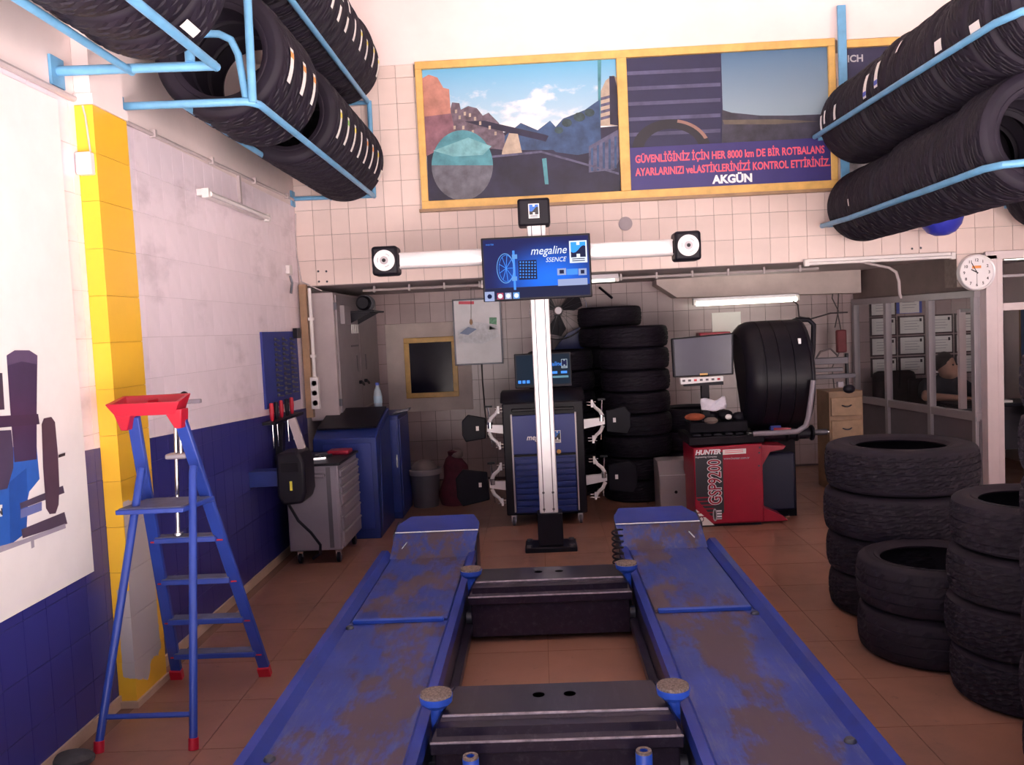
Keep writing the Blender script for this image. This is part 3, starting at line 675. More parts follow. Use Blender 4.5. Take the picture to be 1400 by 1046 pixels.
for a, b in ((762,774),(791,802)):
    sbox('button', a, 367, b, 376, M['scr_grey']); sbox('button_icon', a+3, 369, b-3, 374, M['scr_dark'], .001)
sbox('button', 775, 367.5, 790, 375.5, M['scr_line'])
sbox('button', 763, 381, 803, 390, M['scr_grey'])
# drawn wheel with clamp and target grid
wc = Q(691,367)
def ell(cx, cz, rx, rz, n=32): return [(cx+rx*math.cos(2*math.pi*i/n), yt, cz+rz*math.sin(2*math.pi*i/n)) for i in range(n)]
MB().tube(ell(wc.x, wc.z, .058, .100), .0030, 6, closed=True).build('wheel_outline', M['scr_lblue'], sc)
MB().tube(ell(wc.x+.006, wc.z, .050, .090), .0016, 6, closed=True).build('wheel_outline', M['scr_line'], sc)
for q in range(9):
    a = 2*math.pi*q/9
    MB().tube([(wc.x+.005, yt, wc.z), (wc.x+.005+.05*math.cos(a), yt, wc.z+.09*math.sin(a))], .0022, 6).build('spoke', M['scr_line'], sc)
sbox('clamp_bar', 701.5, 343, 704.5, 396, M['scr_line'])
for v in (351, 381): sbox('clamp_jaw', 700, v-3, 707, v+3, M['scr_lblue'], .001)
sbox('target_plate', 709, 356, 734, 382, M['scr_dark'])
for r in range(6):
    for k in range(6):
        c = Q(711.5+k*4, 358.5+r*4.1, .0015); MB().lathe([(.006,0),(.0,0)], c, 'Y', 8).build('target_dot', M['scr_line'], sc)
for k, (u, mm) in enumerate(((669.5,'scr_grey'),(684,'scr_red'),(695,'scr_grey'),(706,'scr_lblue'))):
    q = 6.5 if k == 0 else 4.3; c = Q(u, 405.5-k*.5, .002)
    sbox('task_icon', u-q, 405.5-k*.5-q, u+q, 405.5-k*.5+q, M[mm], 0, mo)
    MB().lathe([(.016,0),(.009,0)], c, 'Y', 14).build('icon_mark', M['scr_dark'] if k == 0 else M['scr_white'], mo)

# ================================================================ aligner console behind the stand
CY0 = 6.98
co = thing('aligner_console', 'black and blue wheel aligner console on casters behind the column', 'console', (.03, 7.2, 0))
MB().box(-.315, .335, CY0+.02, 7.50, .09, 1.00).build('body', M['black'], co, bevel=.01)
MB().prism([(-.33,CY0+.03,1.00),(.35,CY0+.03,1.00),(.35,CY0+.20,1.075),(-.33,CY0+.20,1.075)], (0,.30,0)).build('top', M['black'], co, bevel=.008)
MB().box(-.24, .26, CY0-.005, CY0+.03, .93, .955).build('handle_bar', M['black_gloss'], co, bevel=.006)
pnl = MB().box(-.245, .268, CY0, CY0+.03, .585, .90).build('upper_panel', M['cab_blue2'], co, bevel=.006)
text('lettering', 'megaline', .062, (-.13, CY0-.001, .70), M['text_white'], pnl, shear=.28, bold=.001, sx=.9)
emblem(pnl, .118, .72, CY0-.001, .055, .10, M['text_white'], M['print_blue'], M['text_dark'])
MB().lathe([(.012,-.01),(.018,-.006),(.018,0)], (.125,CY0,.598), 'Y', 14).build('lock', M['wood_yellow'], co)
MB().box(-.25,-.238,CY0-.004,CY0+.03,.12,.91).build('edge_strip', M['frame_grey'], co)
MB().box(.262,.274,CY0-.004,CY0+.03,.12,.91).build('edge_strip', M['frame_grey'], co)
MB().box(-.235, .258, CY0+.01, CY0+.03, .11, .565).build('drawer_back', M['cab_blue'], co)
for k in range(9): MB().box(-.23, .253, CY0-.002, CY0+.02, .118+k*.049, .158+k*.049).build('drawer_slat', M['cab_blue'], co, bevel=.005)
for x in (-.26, .28):
    for y in (7.04, 7.42):
        cst = MB().lathe([(.035,-.012),(.038,-.008),(.038,.008),(.035,.012)], (x, y, .038), 'X', 18).build('caster', M['grey_dark'], co)
        MB().box(x-.02, x+.02, y-.012, y+.012, .03, .10).build('caster_fork', M['steel'], cst)
cm = thing('console_monitor', 'small dark monitor on top of the aligner console', 'monitor', (.04, 7.25, 1.09))
MB().box(-.205, .265, 7.22, 7.26, 1.10, 1.385).build('housing', M['black'], cm, bevel=.006)
scn = MB().box(-.19, .25, 7.218, 7.221, 1.125, 1.37).build('screen', emis('dim_teal_screen', (.006,.011,.02), 1.0), cm)
text('lettering', 'megaline', .05, (.10, 7.217, 1.275), M['scr_line'], scn, align='CENTER', shear=.28)
emblem(scn, .205, 1.29, 7.217, .05, .075, emis('dim_screen_white', (.3,.36,.42), .6), M['scr_dark'], M['scr_dark'])
for xx in (.12, .20): MB().box(xx-.025, xx+.025, 7.216, 7.218, 1.21, 1.23).build('button', M['scr_line'], scn)
MB().box(.09, .235, 7.216, 7.218, 1.175, 1.192).build('button', emis('dim_button', (.12,.25,.33), .6), scn)
for q in range(3): MB().box(-.18+q*.035, -.155+q*.035, 7.216, 7.218, 1.14, 1.165).build('task_icon', M['scr_line'], scn)
MB().box(-.02, .08, 7.23, 7.27, 1.075, 1.10).build('neck', M['black'], cm)

def clamp(sd, zc, label, tilt=0., big=1.):
    """wheel clamp with black target plate hung on the console side"""
    bx0 = .03+sd*.335
    t = thing('wheel_clamp', label, 'wheel clamp', (bx0, 7.1, zc), 'wheel clamps hung on the console')
    X = lambda a: bx0+sd*a
    y = 7.06
    MB().prism([(X(-.035),y-.02,zc-.055),(X(.14),y-.02,zc-.025),(X(.14),y-.02,zc+.03),(X(-.035),y-.02,zc+.02)], (0,.05,0)).build('hanger_arm', M['alu_white'], t, smooth=False)
    MB().cyl((X(.105),y,zc-.15),(X(.125),y,zc+.18),.006,n=8).build('slide_rod', M['steel'], t)
    for s2 in (-1, 1):
        pts = [(X(.125),y-.01,zc+s2*.035),(X(.105),y-.01,zc+s2*.08),(X(.065),y-.01,zc+s2*.115),(X(.05),y-.01,zc+s2*.15)]
        MB().tube(pts, [.016,.015,.013,.009], 8).build('claw_arm', M['alu_white'], t)
        MB().box(min(X(.035),X(.052)), max(X(.035),X(.052)), y-.018, y+.01, zc+s2*.145-.03, zc+s2*.145+.03).build('claw_bar', M['alu_white'], t)
        for q in (-1, 1): MB().cyl((X(.0),y-.01,zc+s2*.145+q*.012),(X(.075),y-.01,zc+s2*.145+q*.012),.004,n=8).build('claw_pin', M['steel'], t)
    MB().lathe([(.0,.0),(.022,.0),(.022,.05),(.0,.05)], (X(.115), y-.01, zc+.0), n=16).build('knob', M['steel'], t)
    MB().box(min(X(.09),X(.15)), max(X(.09),X(.15)), y-.03, y+.0, zc+.17, zc+.185).build('top_grip', M['black'], t)
    c = .035*big; w_, h_ = .235*big, .135*big
    poly = [(.15,-h_*.75),(.15,h_*.75),(.15+w_-c*1.7,h_),(.15+w_,h_-c*1.8),(.15+w_,-h_+c*2),(.15+w_-c,-h_),]
    rot = Matrix.Rotation(tilt, 3, 'Y')
    pl = MB().prism([Vector((bx0,y-.03,zc))+rot @ Vector((sd*a,0,b)) for a, b in poly], (0,.03,0)).build('target_plate', M['target_black'], t, bevel=.008)
    MB().box(min(X(.205),X(.228)), max(X(.205),X(.228)), y-.033, y-.03, zc-.012, zc+.024).build('plate_label', M['paper'], pl)
clamp(-1, .80, 'upper wheel clamp with small black target plate, mirror side of the console', .03, .82)
clamp(-1, .34, 'lower wheel clamp with large black target plate, mirror side of the console', -.04, 1.12)
clamp(1, .82, 'upper wheel clamp beside the rear tire stack', 0, .85)
clamp(1, .36, 'lower wheel clamp beside the rear tire stack', 0, 1.0)
# ================================================================ tires
def tire_meshes(name, R, rim, W, m, nseg=80, ribs=4, sipe=4, depth=.007, skew=1):
    H = W/2
    half = [(R-.010,H*.84),(R-.020,H*.95),(R-.040,H*1.02),(R-.046,H*1.035),(R-.052,H*1.02),((R+rim)/2+.01,H*1.05),((R+rim)/2-.01,H*1.04),(rim+.030,H*.97),(rim+.026,H*1.0),(rim+.016,H*.98),(rim,H*.86),(rim+.004,H*.78),((R+rim)/2,H*.86),(R-.035,H*.80)]
    prof = half+[(r,-h) for r, h in reversed(half)]
    prof = [(R-.024,0)]+[(r,-h) for r, h in reversed(half)][::1] if False else prof
    cas = MB().lathe(half[::-1]+[(R-.012,H*.5),(R-.012,-H*.5)]+[(r,-h) for r, h in half]+[(R-.03,-H*.4),(R-.03,H*.4)], n=56, closed=True).mesh(name+'_casing')
    # tread: ribs split by circumferential grooves, each rib cut by slanted sipes
    us = []; span = 2*H*.90; rw = span/ribs; g = .005
    for i in range(ribs):
        a = -span/2+i*rw; us += [(a+g*.4, i, 0), (a+g, i, 1), (a+rw*.5, i, 1), (a+rw-g, i, 1), (a+rw-g*.4, i, 0)]
    vs = []; fs = []; n = nseg
    for k in range(n):
        for j, (u, i, top) in enumerate(us):
            edge = abs(u)/(span/2); crown = .014*edge**3
            r = R-crown
            if not top: r -= depth*(1.0 if abs(u) < span/2-.008 else 2.2)
            else:
                ph = (k+int(skew*(i+(1 if u > (-span/2+i*rw+rw*.4) else 0)+(1 if u > (-span/2+i*rw+rw*.8) else 0)))) % sipe
                if ph == 0: r -= depth*.8
            vs.append((r, u))
    V = [(r*math.cos(2*math.pi*(q//len(us))/n), r*math.sin(2*math.pi*(q//len(us))/n), u) for q, (r, u) in enumerate(vs)]
    m_ = len(us)
    fs = [(k*m_+j, k*m_+j+1, ((k+1)%n)*m_+j+1, ((k+1)%n)*m_+j) for k in range(n) for j in range(m_-1)]
    tr = MB().add(V, fs).mesh(name+'_tread')
    for me in (cas, tr): me.materials.append(m)
    cas.shade_smooth(); cas.set_sharp_from_angle(angle=math.radians(45))
    return cas, tr
TM = {
 'new': tire_meshes('new_tire', .315, .205, .195, M['rubber'], ribs=5, sipe=5, depth=.006),
 'new_wide': tire_meshes('wide_new_tire', .325, .21, .225, M['rubber'], ribs=4, sipe=3, depth=.007, skew=2),
 'suv': tire_meshes('winter_tire', .385, .225, .228, M['rubber_old'], nseg=112, ribs=6, sipe=4, depth=.010),
 'suv2': tire_meshes('worn_tall_tire', .375, .225, .195, M['rubber_old'], nseg=100, ribs=5, sipe=4, depth=.008, skew=2),
 'wide': tire_meshes('wide_tire', .335, .225, .215, M['rubber_old'], nseg=100, ribs=4, sipe=6, depth=.006),
 'mid': tire_meshes('mid_tire', .315, .205, .195, M['rubber_old'], nseg=96, ribs=5, sipe=3, depth=.008),
 'rear': tire_meshes('rear_tire', .315, .205, .185, M['rubber'], nseg=64, ribs=4, sipe=4, depth=.006),
}
TM['small'] = tire_meshes('small_tire', .275, .19, .175, M['rubber'], nseg=64, ribs=4, sipe=4, depth=.006)
TM['small2'] = tire_meshes('medium_small_tire', .295, .195, .185, M['rubber'], nseg=64, ribs=4, sipe=3, depth=.006)
TR = {'small':.275,'small2':.295,'new':.315,'new_wide':.325,'suv':.385,'suv2':.375,'wide':.335,'mid':.315,'rear':.315}
TW = {'small':.175,'small2':.185,'new':.195,'new_wide':.225,'suv':.228,'suv2':.195,'wide':.215,'mid':.195,'rear':.185}
def tire(kind, loc, rot, label, group, stickers=()):
    """axis along local Z; stickers: (angle, arc, offset across, width, tip colour)"""
    cas, tr = TM[kind]
    o = bpy.data.objects.new('tire', cas); COL.objects.link(o); o.location = loc; o.rotation_euler = rot
    tag(o, label, 'tire', group)
    c = bpy.data.objects.new('tread', tr); COL.objects.link(c); c.parent = o
    for a, arc, u, w_, tip in stickers:
        R = TR[kind]+.003
        def band(a0, a1, mm, dr=0.):
            b = MB(); n = 6; P = []
            for q in range(n+1):
                t_ = a0+(a1-a0)*q/n; P += [((R+dr)*math.cos(t_), (R+dr)*math.sin(t_), u-w_/2), ((R+dr)*math.cos(t_), (R+dr)*math.sin(t_), u+w_/2)]
            b.add(P, [(2*q, 2*q+1, 2*q+3, 2*q+2) for q in range(n)])
            me = b.mesh('sticker'); me.materials.append(mm); s_ = bpy.data.objects.new('sticker', me); COL.objects.link(s_); s_.parent = o
            return s_
        s_ = band(a, a+arc, M['paper']); s_['label'] = 'white paper tread sticker'
        if tip: band(a+arc*.72, a+arc*.9, M[tip], .0006)
    return o
ORD = ['first','second','third','fourth','fifth','sixth','seventh','eighth','ninth','tenth','eleventh','twelfth','thirteenth','fourteenth','fifteenth','sixteenth']
def rnd(a): return random.uniform(-a, a)

# stacks on the right
def stack(x, y, kinds, where, group):
    z = 0; n = len(kinds)
    for i, k in enumerate(kinds):
        h_ = TW[k]*1.06
        nm = 'topmost' if i == n-1 else 'bottom' if i == 0 else ORD[i]+' from the floor'
        tire(k, (x+rnd(.012), y+rnd(.012), z+h_/2), (0, 0, rnd(3)), f'black tire, {nm} in {where}', group); z += h_
    return z
stack(1.915, 4.75, ['suv2','suv2','suv','suv'], 'the stack of big tires before the office', 'tall stack before the office')
stack(1.80, 4.10, ['wide','wide'], 'the low pair beside the right runway', 'low stack of two')
stack(1.97, 3.58, ['mid']*4, 'the stack right of the low pair', 'stack of four at right')
stack(1.885, 2.86, ['mid']*7, 'the stack cut off by the right picture edge', 'tall stack at the right edge')
# stacks at the rear
stack(.86, 8.02, ['rear']*7+['rear'], 'the rear stack beside the balancer screen', 'rear stack beside the screen')
stack(.72, 8.72, ['rear']*9, 'the tallest rear stack against the tiled wall', 'tallest rear stack')
stack(.20, 8.35, ['rear']*7, 'the rear stack hidden behind the aligner console', 'rear stack behind console')
stack(1.42, 8.30, ['rear']*4, 'the short rear stack behind the red balancer', 'short rear stack')
tag(MB().bar((.66,9.2,1.98),(.78,9.1,1.86),.02,.02).build('wall_hook', M['black']), 'dark slanted hook above the tallest rear tire stack', 'hook')

# ---------------------------------------------------------------- right hand racks
PI = math.pi
def rack_row(x, z, y0, y1, kinds, where, group, stick):
    y = y1; i = 0
    while True:
        k = kinds(i); h_ = TW[k]*1.05
        if y-h_ < y0: break
        tire(k, (x+rnd(.008), y-h_/2, z+(TR[k]-.315)), (PI/2, rnd(.0), 0), f'tire, {ORD[i]} from the back wall in {where}', group, stick(i))
        y -= h_; i += 1
    return y
# with rotation (90deg about X): local Z -> -Y, local X -> X, local Y -> Z ; angle measured from +X towards +Z
def st_up(i):
    if i in (0,): return [(PI*.93,.30,.05,.035,None),(PI*.95,.36,-.03,.04,None)]
    if i == 1: return [(PI*.93,.34,.06,.045,None)]
    if i == 4: return [(PI*.87,.5,.0,.055,'blue_paper')]
    if i == 5: return [(PI*.87,.5,.02,.055,'blue_paper')]
    if i == 6: return [(PI*.80,.25,.06,.03,None)]
    if i == 9: return [(PI*.99,.20,.02,.08,None)]
    if i == 11: return [(PI*1.04,.16,.0,.10,None)]
    return []
def st_lo(i):
    return [(PI*1.0,.18,.05,.018,None)] if i == 2 else []
rack_row(2.555, 3.045, 4.15, 6.98, lambda i: 'new' if i % 5 else 'new_wide', 'the upper row of the right rack', 'upper row on the right rack', st_up)
rack_row(2.55, 2.455, 4.47, 6.98, lambda i: 'small' if i < 6 else 'small2' if i < 11 else 'new', 'the lower row of the right rack', 'lower row on the right rack', st_lo)
rack_row(3.93, 2.475, 6.2, 6.98, lambda i: 'rear', 'the far right rack behind', 'far right rack row', lambda i: [(PI*.98,.2,.0,.03,None)] if i in (0, 2) else [])
rack_row(3.96, 3.13, 5.6, 6.98, lambda i: 'rear', 'the far right upper rack', 'far right upper row', lambda i: [(PI*.98,.2,.0,.03,None)] if i in (1, 2) else [])
def flatbar(p0, p1, w_=.012, h_=.035): return MB().bar(p0, p1, w_, h_)
rr = thing('tire_rack', 'light blue steel tire rack hung high on the right', 'tire rack', (2.5, 5.5, 2.1))
MB().tube([(2.225,7.02,2.975),(2.225,5.4,2.95),(2.225,4.32,2.93),(2.27,4.17,2.93),(2.36,4.10,2.93),(2.95,4.10,2.93)], .019, 10).build('rail', M['rack'], rr)
MB().tube([(2.265,7.02,2.285),(2.255,6.4,2.27),(2.255,5.0,2.275),(2.255,4.50,2.28),(2.30,4.40,2.28),(2.40,4.36,2.28),(2.95,4.36,2.28)], .019, 10).build('rail', M['rack'], rr)
for z in (2.98, 2.40): MB().tube([(2.885,7.02,z),(2.885,4.25,z)], .016, 8).build('rear_rail', M['rack'], rr)
MB().box(2.435, 2.50, 7.05, 7.075, 2.30, 3.98).build('wall_strut', M['rack'], rr, bevel=.003)
for z in (2.965, 2.29): MB().tube([(2.26,7.04,z),(3.0,7.04,z)], .016, 8).build('bracket', M['rack'], rr)
MB().box(2.90, 2.95, 4.05, 4.10, 2.25, ZC).build('hanger', M['rack'], rr); MB().box(2.90, 2.95, 7.0, 7.04, 2.40, 3.5).build('hanger', M['rack'], rr)
r2 = thing('tire_rack', 'second light blue tire rack farther right above the office door', 'tire rack', (4.0, 6.2, 2.1))
for x, z in ((3.72,2.33),(3.74,2.98),(4.25,2.18),(4.28,2.84)): MB().tube([(x,7.02,z),(x,5.5,z)], .016, 8).build('rail', M['rack'], r2)
for x in (3.70, 4.36): MB().box(x-.02, x+.02, 7.0, 7.04, 2.35, 3.6).build('wall_strut', M['rack'], r2)
for y in (5.55,):
    MB().tube([(4.45,y,2.12),(4.45,y,ZC)], .02, 8).build('hanger', M['rack'], r2)
    for z in (2.16, 2.82): MB().tube([(3.72,y,z+.16),(3.84,y,z),(4.45,y,z)], .016, 8).build('bracket', M['rack'], r2)
bb = thing('blue_basin', 'blue plastic basin rim showing below the right tire rack', 'basin', (3.18,6.85,2.08))
MB().lathe([(.0,0),(.05,.004),(.10,.028),(.14,.08),(.162,.155),(.158,.16),(.132,.085),(.095,.04),(.05,.014),(.0,.010)], (3.12,6.87,2.150), n=28).build('bowl', mat('blue_basin_plastic', (.03,.04,.42), .4), bb)
MB().lathe([(.16,.158),(.172,.16),(.172,.168),(.16,.168)], (3.12,6.87,2.150), n=28, closed=True).build('rim', mat('blue_rim_plastic', (.03,.04,.42), .4), bb)
MB().tube([(2.97,6.87,2.305),(2.95,6.90,2.42),(2.925,7.03,2.55)], .004, 6).build('hanging_wire', M['dark_steel'], bb)

# ---------------------------------------------------------------- left hand racks
def lrack(label, y0, y1, zs, hoop):
    t = thing('tire_rack', label, 'tire rack', (-1.6, (y0+y1)/2, zs[0]))
    for z in zs:
        MB().tube([(XL+.005,y0,z+.015),(-1.32,y0,z+.005),(-1.285,y0+.01,z),(-1.268,y0+.05,z),(-1.268,y1,z)], .0185, 10).build('front_rail', M['rack'], t)
        MB().tube([(-1.62,y0,z+.01),(-1.62,y1,z)], .0165, 10).build('rear_rail', M['rack'], t)
        MB().tube([(XL+.005,y1-.02,z+.01),(-1.26,y1-.02,z)], .017, 10).build('end_bracket', M['rack'], t)
        for y in (y0, y1-.02): MB().box(XL, XL+.012, y-.05, y+.05, z-.05, z+.07).build('wall_plate', M['rack'], t)
    return t
ra = lrack('near light blue tire rack at the top left corner', 1.6, 3.64, (2.725,), False)
rb = lrack('long light blue two tier tire rack on the left wall', 4.15, 7.12, (2.712, 3.45), True)
MB().tube([(XL+.005,3.62,2.74),(-1.26,3.62,2.725)], .0195, 10).build('cross_tube', M['rack'], ra)
MB().tube([(-1.36,3.60,2.74),(-1.36,3.60,3.5)], .02, 10).build('upright', M['rack'], ra)
MB().tube([(-1.36,3.60,3.49),(XL,3.60,3.50)], .018, 10).build('upper_arm', M['rack'], ra)
MB().tube([(-1.285,4.15,2.71),(-1.275,4.15,3.46)], .0195, 10).build('upright', M['rack'], rb)
MB().tube([(-1.265,7.09,2.70),(-1.26,7.09,3.46)], .0195, 10).build('upright', M['rack'], rb)
MB().tube([(XL,4.17,3.035),(-1.50,4.17,3.045),(-1.43,4.17,3.04),(-1.375,4.17,3.01),(-1.345,4.17,2.94),(-1.32,4.17,2.72)], .0175, 10).build('end_hoop', M['rack'], rb)
def st(*a): return list(a)
W3 = lambda tip: [(-.42,.50,.0,.055,tip)]
gl = 'lower row of the left rack'
LB = [(4.35,'new_wide',W3('orange_paper'),'nearest'),(4.58,'new_wide',W3('orange_paper'),'second'),(4.81,'new_wide',[(-.42,.5,.03,.045,'orange_paper')],'third')]
for y, k, s_, nm in LB: tire(k, (-1.465, y, 2.985), (PI/2,0,0), f'new tire with orange tipped sticker, {nm} in the left rack lower row', gl, s_)
yy = 5.42
tips = ['yellow_paper','green_paper','yellow_paper',None,'orange_paper','orange_paper','yellow_paper']
for i in range(8):
    k = 'new'
    tire(k, (-1.455, yy, 2.962), (PI/2,0,0), f'new tire, {ORD[i]} of the far group in the left rack lower row', gl, [(-.50,.55,.0,.045,tips[i])] if i < 7 else [(-.55,.25,.0,.07,None)])
    yy += .207
yy = 4.30; gu = 'upper row of the left rack'
for i in range(13):
    k = 'new_wide' if i in (0,1,2,11) else 'new'
    s_ = [] if i < 3 else [(-.45,.30,.02,.05,None),(.0,.25,-.03,.045,None)] if i in (4,6,7) else [(-.40,.45,.0,.045,'yellow_paper' if i > 8 else None)]
    tire(k, (-1.455, yy, 3.715+(TR[k]-.315)), (PI/2,0,0), f'new tire, {ORD[i]} from the camera in the left rack upper row', gu, s_)
    yy += TW[k]*1.06
yy = 3.38; ga = 'tires on the near left rack'
for i in range(6):
    tire('new_wide', (-1.455, yy, 3.03), (PI/2,0,0), f'new tire, {ORD[i]} from the pillar on the near left rack', ga, [(-.95,.12,.05,.13,None)] if i == 0 else [(-.62,.5,.0,.05,None)] if i == 1 else [(-.3,.35,.0,.03,None)] if i < 4 else [])
    yy -= .24

# ================================================================ ladder
ld = thing('step_ladder', 'blue step ladder with red plastic tool tray beside the yellow pillar', 'step ladder', (-1.6, 3.65, 0))
lb = M['ladder_blue']
topz, topy = 1.31, 3.565
for s, xt, xb in ((-1,-1.685,-1.80),(1,-1.495,-1.372)):
    MB().bar((xt,topy,topz), (xb,4.06,.03), .026, .05, up=(1,0,0)).build('step_stile', lb, ld, bevel=.004)
    MB().bar((xb-s*.003,4.045,.05),(xb,4.062,0), .034, .058, up=(1,0,0)).build('foot_cap', M['ladder_red'], ld, bevel=.004)
for xt, xb in ((-1.672,-1.812),(-1.452,-1.432)):
    MB().tube([(xt,3.575,1.09),(xt,3.56,1.06),(xb,3.335,.03)], .0165, 10).build('support_leg', lb, ld)
    MB().cyl((xb,3.338,.045),(xb,3.33,0), .0205, n=12).build('foot_cap', M['ladder_red'], ld)
MB().tube([(-1.795,3.36,.13),(-1.436,3.36,.13)], .011, 8).build('cross_brace', lb, ld)
def stile_x(s, z): t_ = (topz-z)/(topz-.03); return (-1.685-.115*t_) if s < 0 else (-1.495+.123*t_)
def stile_y(z): return topy+(4.06-topy)*(topz-z)/(topz-.03)
for z in (.74, .53, .32, .13):
    y = stile_y(z); xa, xb = stile_x(-1, z)+.012, stile_x(1, z)-.012
    MB().box(xa, xb, y-.035, y+.045, z-.012, z+.012).build('step', lb, ld, bevel=.004)
    MB().box(xa+.004, xb-.004, y-.03, y+.04, z+.012, z+.015).build('step_tread', M['step_grey'], ld)
    for xx in (xa-.005, xb+.005): MB().box(xx-.022, xx+.022, y-.012, y+.018, z-.014, z+.014).build('step_clip', M['ladder_red'], ld, bevel=.004)
MB().prism([(-1.745,3.47,.918),(-1.465,3.47,.918),(-1.425,3.715,.918),(-1.72,3.715,.918)], (0,0,.02)).build('platform', lb, ld, bevel=.004)
MB().prism([(-1.735,3.48,.939),(-1.475,3.48,.939),(-1.437,3.705,.939),(-1.712,3.705,.939)], (0,0,.003)).build('platform_tread', M['step_grey'], ld)
# red tray: sloped rim, inside floor, two horns gripping the stiles
tr_ = MB(); xa, xb, ya, yb = -1.745, -1.478, 3.49, 3.635
outer = [(xa-.02,ya,1.368),(xb+.02,ya,1.368),(xb+.012,yb,1.392),(xa-.012,yb,1.392)]; inner = [(xa+.002,ya+.02,1.368),(xb-.002,ya+.02,1.368),(xb-.006,yb-.012,1.390),(xa+.006,yb-.012,1.390)]
low = [(xa+.02,ya+.03,1.345),(xb-.02,ya+.03,1.345),(xb-.02,yb-.03,1.345),(xa+.02,yb-.03,1.345)]; und = [(xa+.012,ya+.02,1.315),(xb-.012,ya+.02,1.315),(xb-.012,yb-.02,1.315),(xa+.012,yb-.02,1.315)]
V = outer+inner+low+und
F = []
for i in range(4):
    j = (i+1) % 4; F += [(i,j,4+j,4+i),(4+i,4+j,8+j,8+i),(j,i,12+i,12+j)]
F += [(8,9,10,11),(15,14,13,12)]
tr_.add(V, F).build('tool_tray', M['ladder_red'], ld, bevel=.003)
for x, s in ((-1.70,-1),(-1.50,1)):
    MB().prism([(x-s*.035,3.505,1.335),(x+s*.042,3.505,1.335),(x+s*.026,3.53,1.255),(x-s*.002,3.53,1.255)], (0,.075,0)).build('tray_horn', M['ladder_red'], ld, bevel=.004)
MB().box(-1.60,-1.597,3.515,3.61,1.345,1.375).build('tray_divider', M['ladder_red'], ld)

# chrome pedal jack standing on the top step, leaning behind the platform
YJ = 3.79
b0 = at(244,733,Y=YJ); b0.z = .756; tp = at(239.5,552,Y=YJ)
pj = thing('pedal_depressor', 'chrome pedal jack rod with black handle standing on a ladder step', 'pedal jack', b0)
MB().tube([tp, b0+Vector((0,0,.012))], .0085, 10).build('rod', M['steel'], pj)
g0, g1 = at(246,560,Y=YJ-.02), at(247.5,622,Y=YJ-.02)
MB().tube([g0, g1], .007, 10).build('guide_rod', M['steel'], pj)
c = at(247,623,Y=YJ-.01); MB().box(c.x-.06, c.x+.035, YJ-.04, YJ+.02, c.z-.012, c.z+.012).build('slider', M['frame_grey'], pj, bevel=.008)
c = at(238,543,Y=YJ); MB().cyl((c.x-.05,YJ,c.z),(c.x+.045,YJ,c.z+.004),.013,n=12).build('handle', M['black'], pj)
MB().ball((c.x+.045,YJ,c.z+.004), .02, 12).build('handle_knob', M['black'], pj)
c = at(258,549,Y=YJ); MB().box(c.x-.045, c.x+.055, YJ-.012, YJ+.012, c.z-.009, c.z+.009).build('arm', M['grey_paint'], pj, bevel=.004)
MB().lathe([(.0,0),(.022,0),(.022,.012),(.0,.014)], b0, n=14).build('foot_plate', M['steel'], pj)
# ================================================================ things on the left wall
bd = thing('printed_board', 'large white advertising board with a wheel changing machine printed on it', 'advertising board', (XL+.005, 2.8, .66))
BX = XL+.012
MB().box(XL+.002, BX, 1.2, 3.60, .658, 2.62).build('board', M['paper'], bd, bevel=.002)
bf = lambda px, py, d=0.: at(px, py, X=BX+.0006+d)
def bp_(name, pts, col, d=0., var=.12):
    return flat(name, [bf(*p, d) for p in pts], mat('board_print_'+name, col, .4, var=var, scale=9), bd, n=(1,0,0), t=.0005)
bp_('printed_body', [(-60,610),(50,612),(54,655),(40,672),(36,690),(36,728),(14,745),(-60,775)], (.03,.13,.52))
bp_('printed_body_edge', [(12,660),(36,640),(38,690),(36,728),(14,745)], (.02,.09,.40), .0006)
bp_('printed_hood', [(9,486),(20,479),(40,479),(51,486),(50,560),(50,628),(20,632),(14,560)], (.06,.035,.09), .0008)
bp_('printed_hood_top', [(9,486),(20,479),(40,479),(51,486),(50,498),(30,494),(10,500)], (.11,.07,.15), .0012)
bp_('printed_arm', [(-60,572),(52,566),(54,580),(-60,590)], (.05,.03,.07), .0012)
bp_('printed_box', [(-60,592),(15,588),(18,615),(18,640),(10,668),(-60,682)], (.07,.05,.10), .0012)
bp_('printed_tire', [(57,580),(60,572),(70,570),(75,577),(79,620),(81,665),(80,690),(76,702),(68,703),(63,695),(59,640)], (.09,.05,.075), .0012)
bp_('printed_axle', [(80,622),(89,619),(89,623),(80,626)], (.03,.02,.03), .0012)
bp_('printed_tray', [(27,688),(86,664),(88,674),(28,696)], (.08,.06,.10), .0008)
bp_('printed_tray_side', [(28,697),(57,686),(57,698),(28,709)], (.14,.17,.40), .0008)
bp_('printed_tray_lower', [(29,724),(88,700),(92,716),(31,736)], (.08,.055,.09), .0008)
bp_('printed_rail', [(31,738),(89,716),(90,722),(42,740),(-60,778),(-60,764)], (.36,.33,.40), .0010)
bp_('printed_foot', [(42,736),(46,735),(47,748),(43,750)], (.35,.33,.38), .0012)
bp_('printed_keypad', [(-30,510),(3,510),(6,560),(-30,562)], (.05,.035,.06), .0012)
bp_('printed_label', [(-30,694),(3,690),(3,706),(-30,711)], (.80,.80,.82), .0016)
text('lettering', 'N', .03, bf(-2,705,.0022), M['text_dark'], bd, xd=(0,1,0), bold=.002)
def pipe(name, pts, r, m, label, cat='pipe'): return tag(MB().tube(pts, r, 8).build(name, m), label, cat)
pp1 = thing('wall_conduit', 'grey conduit running along the left wall below the racks', 'conduit', (XL, 5.6, 2.66))
MB().tube([(XL+.012,4.08,2.665),(XL+.012,7.12,2.715)], .011, 8).build('tube', M['pipe'], pp1)
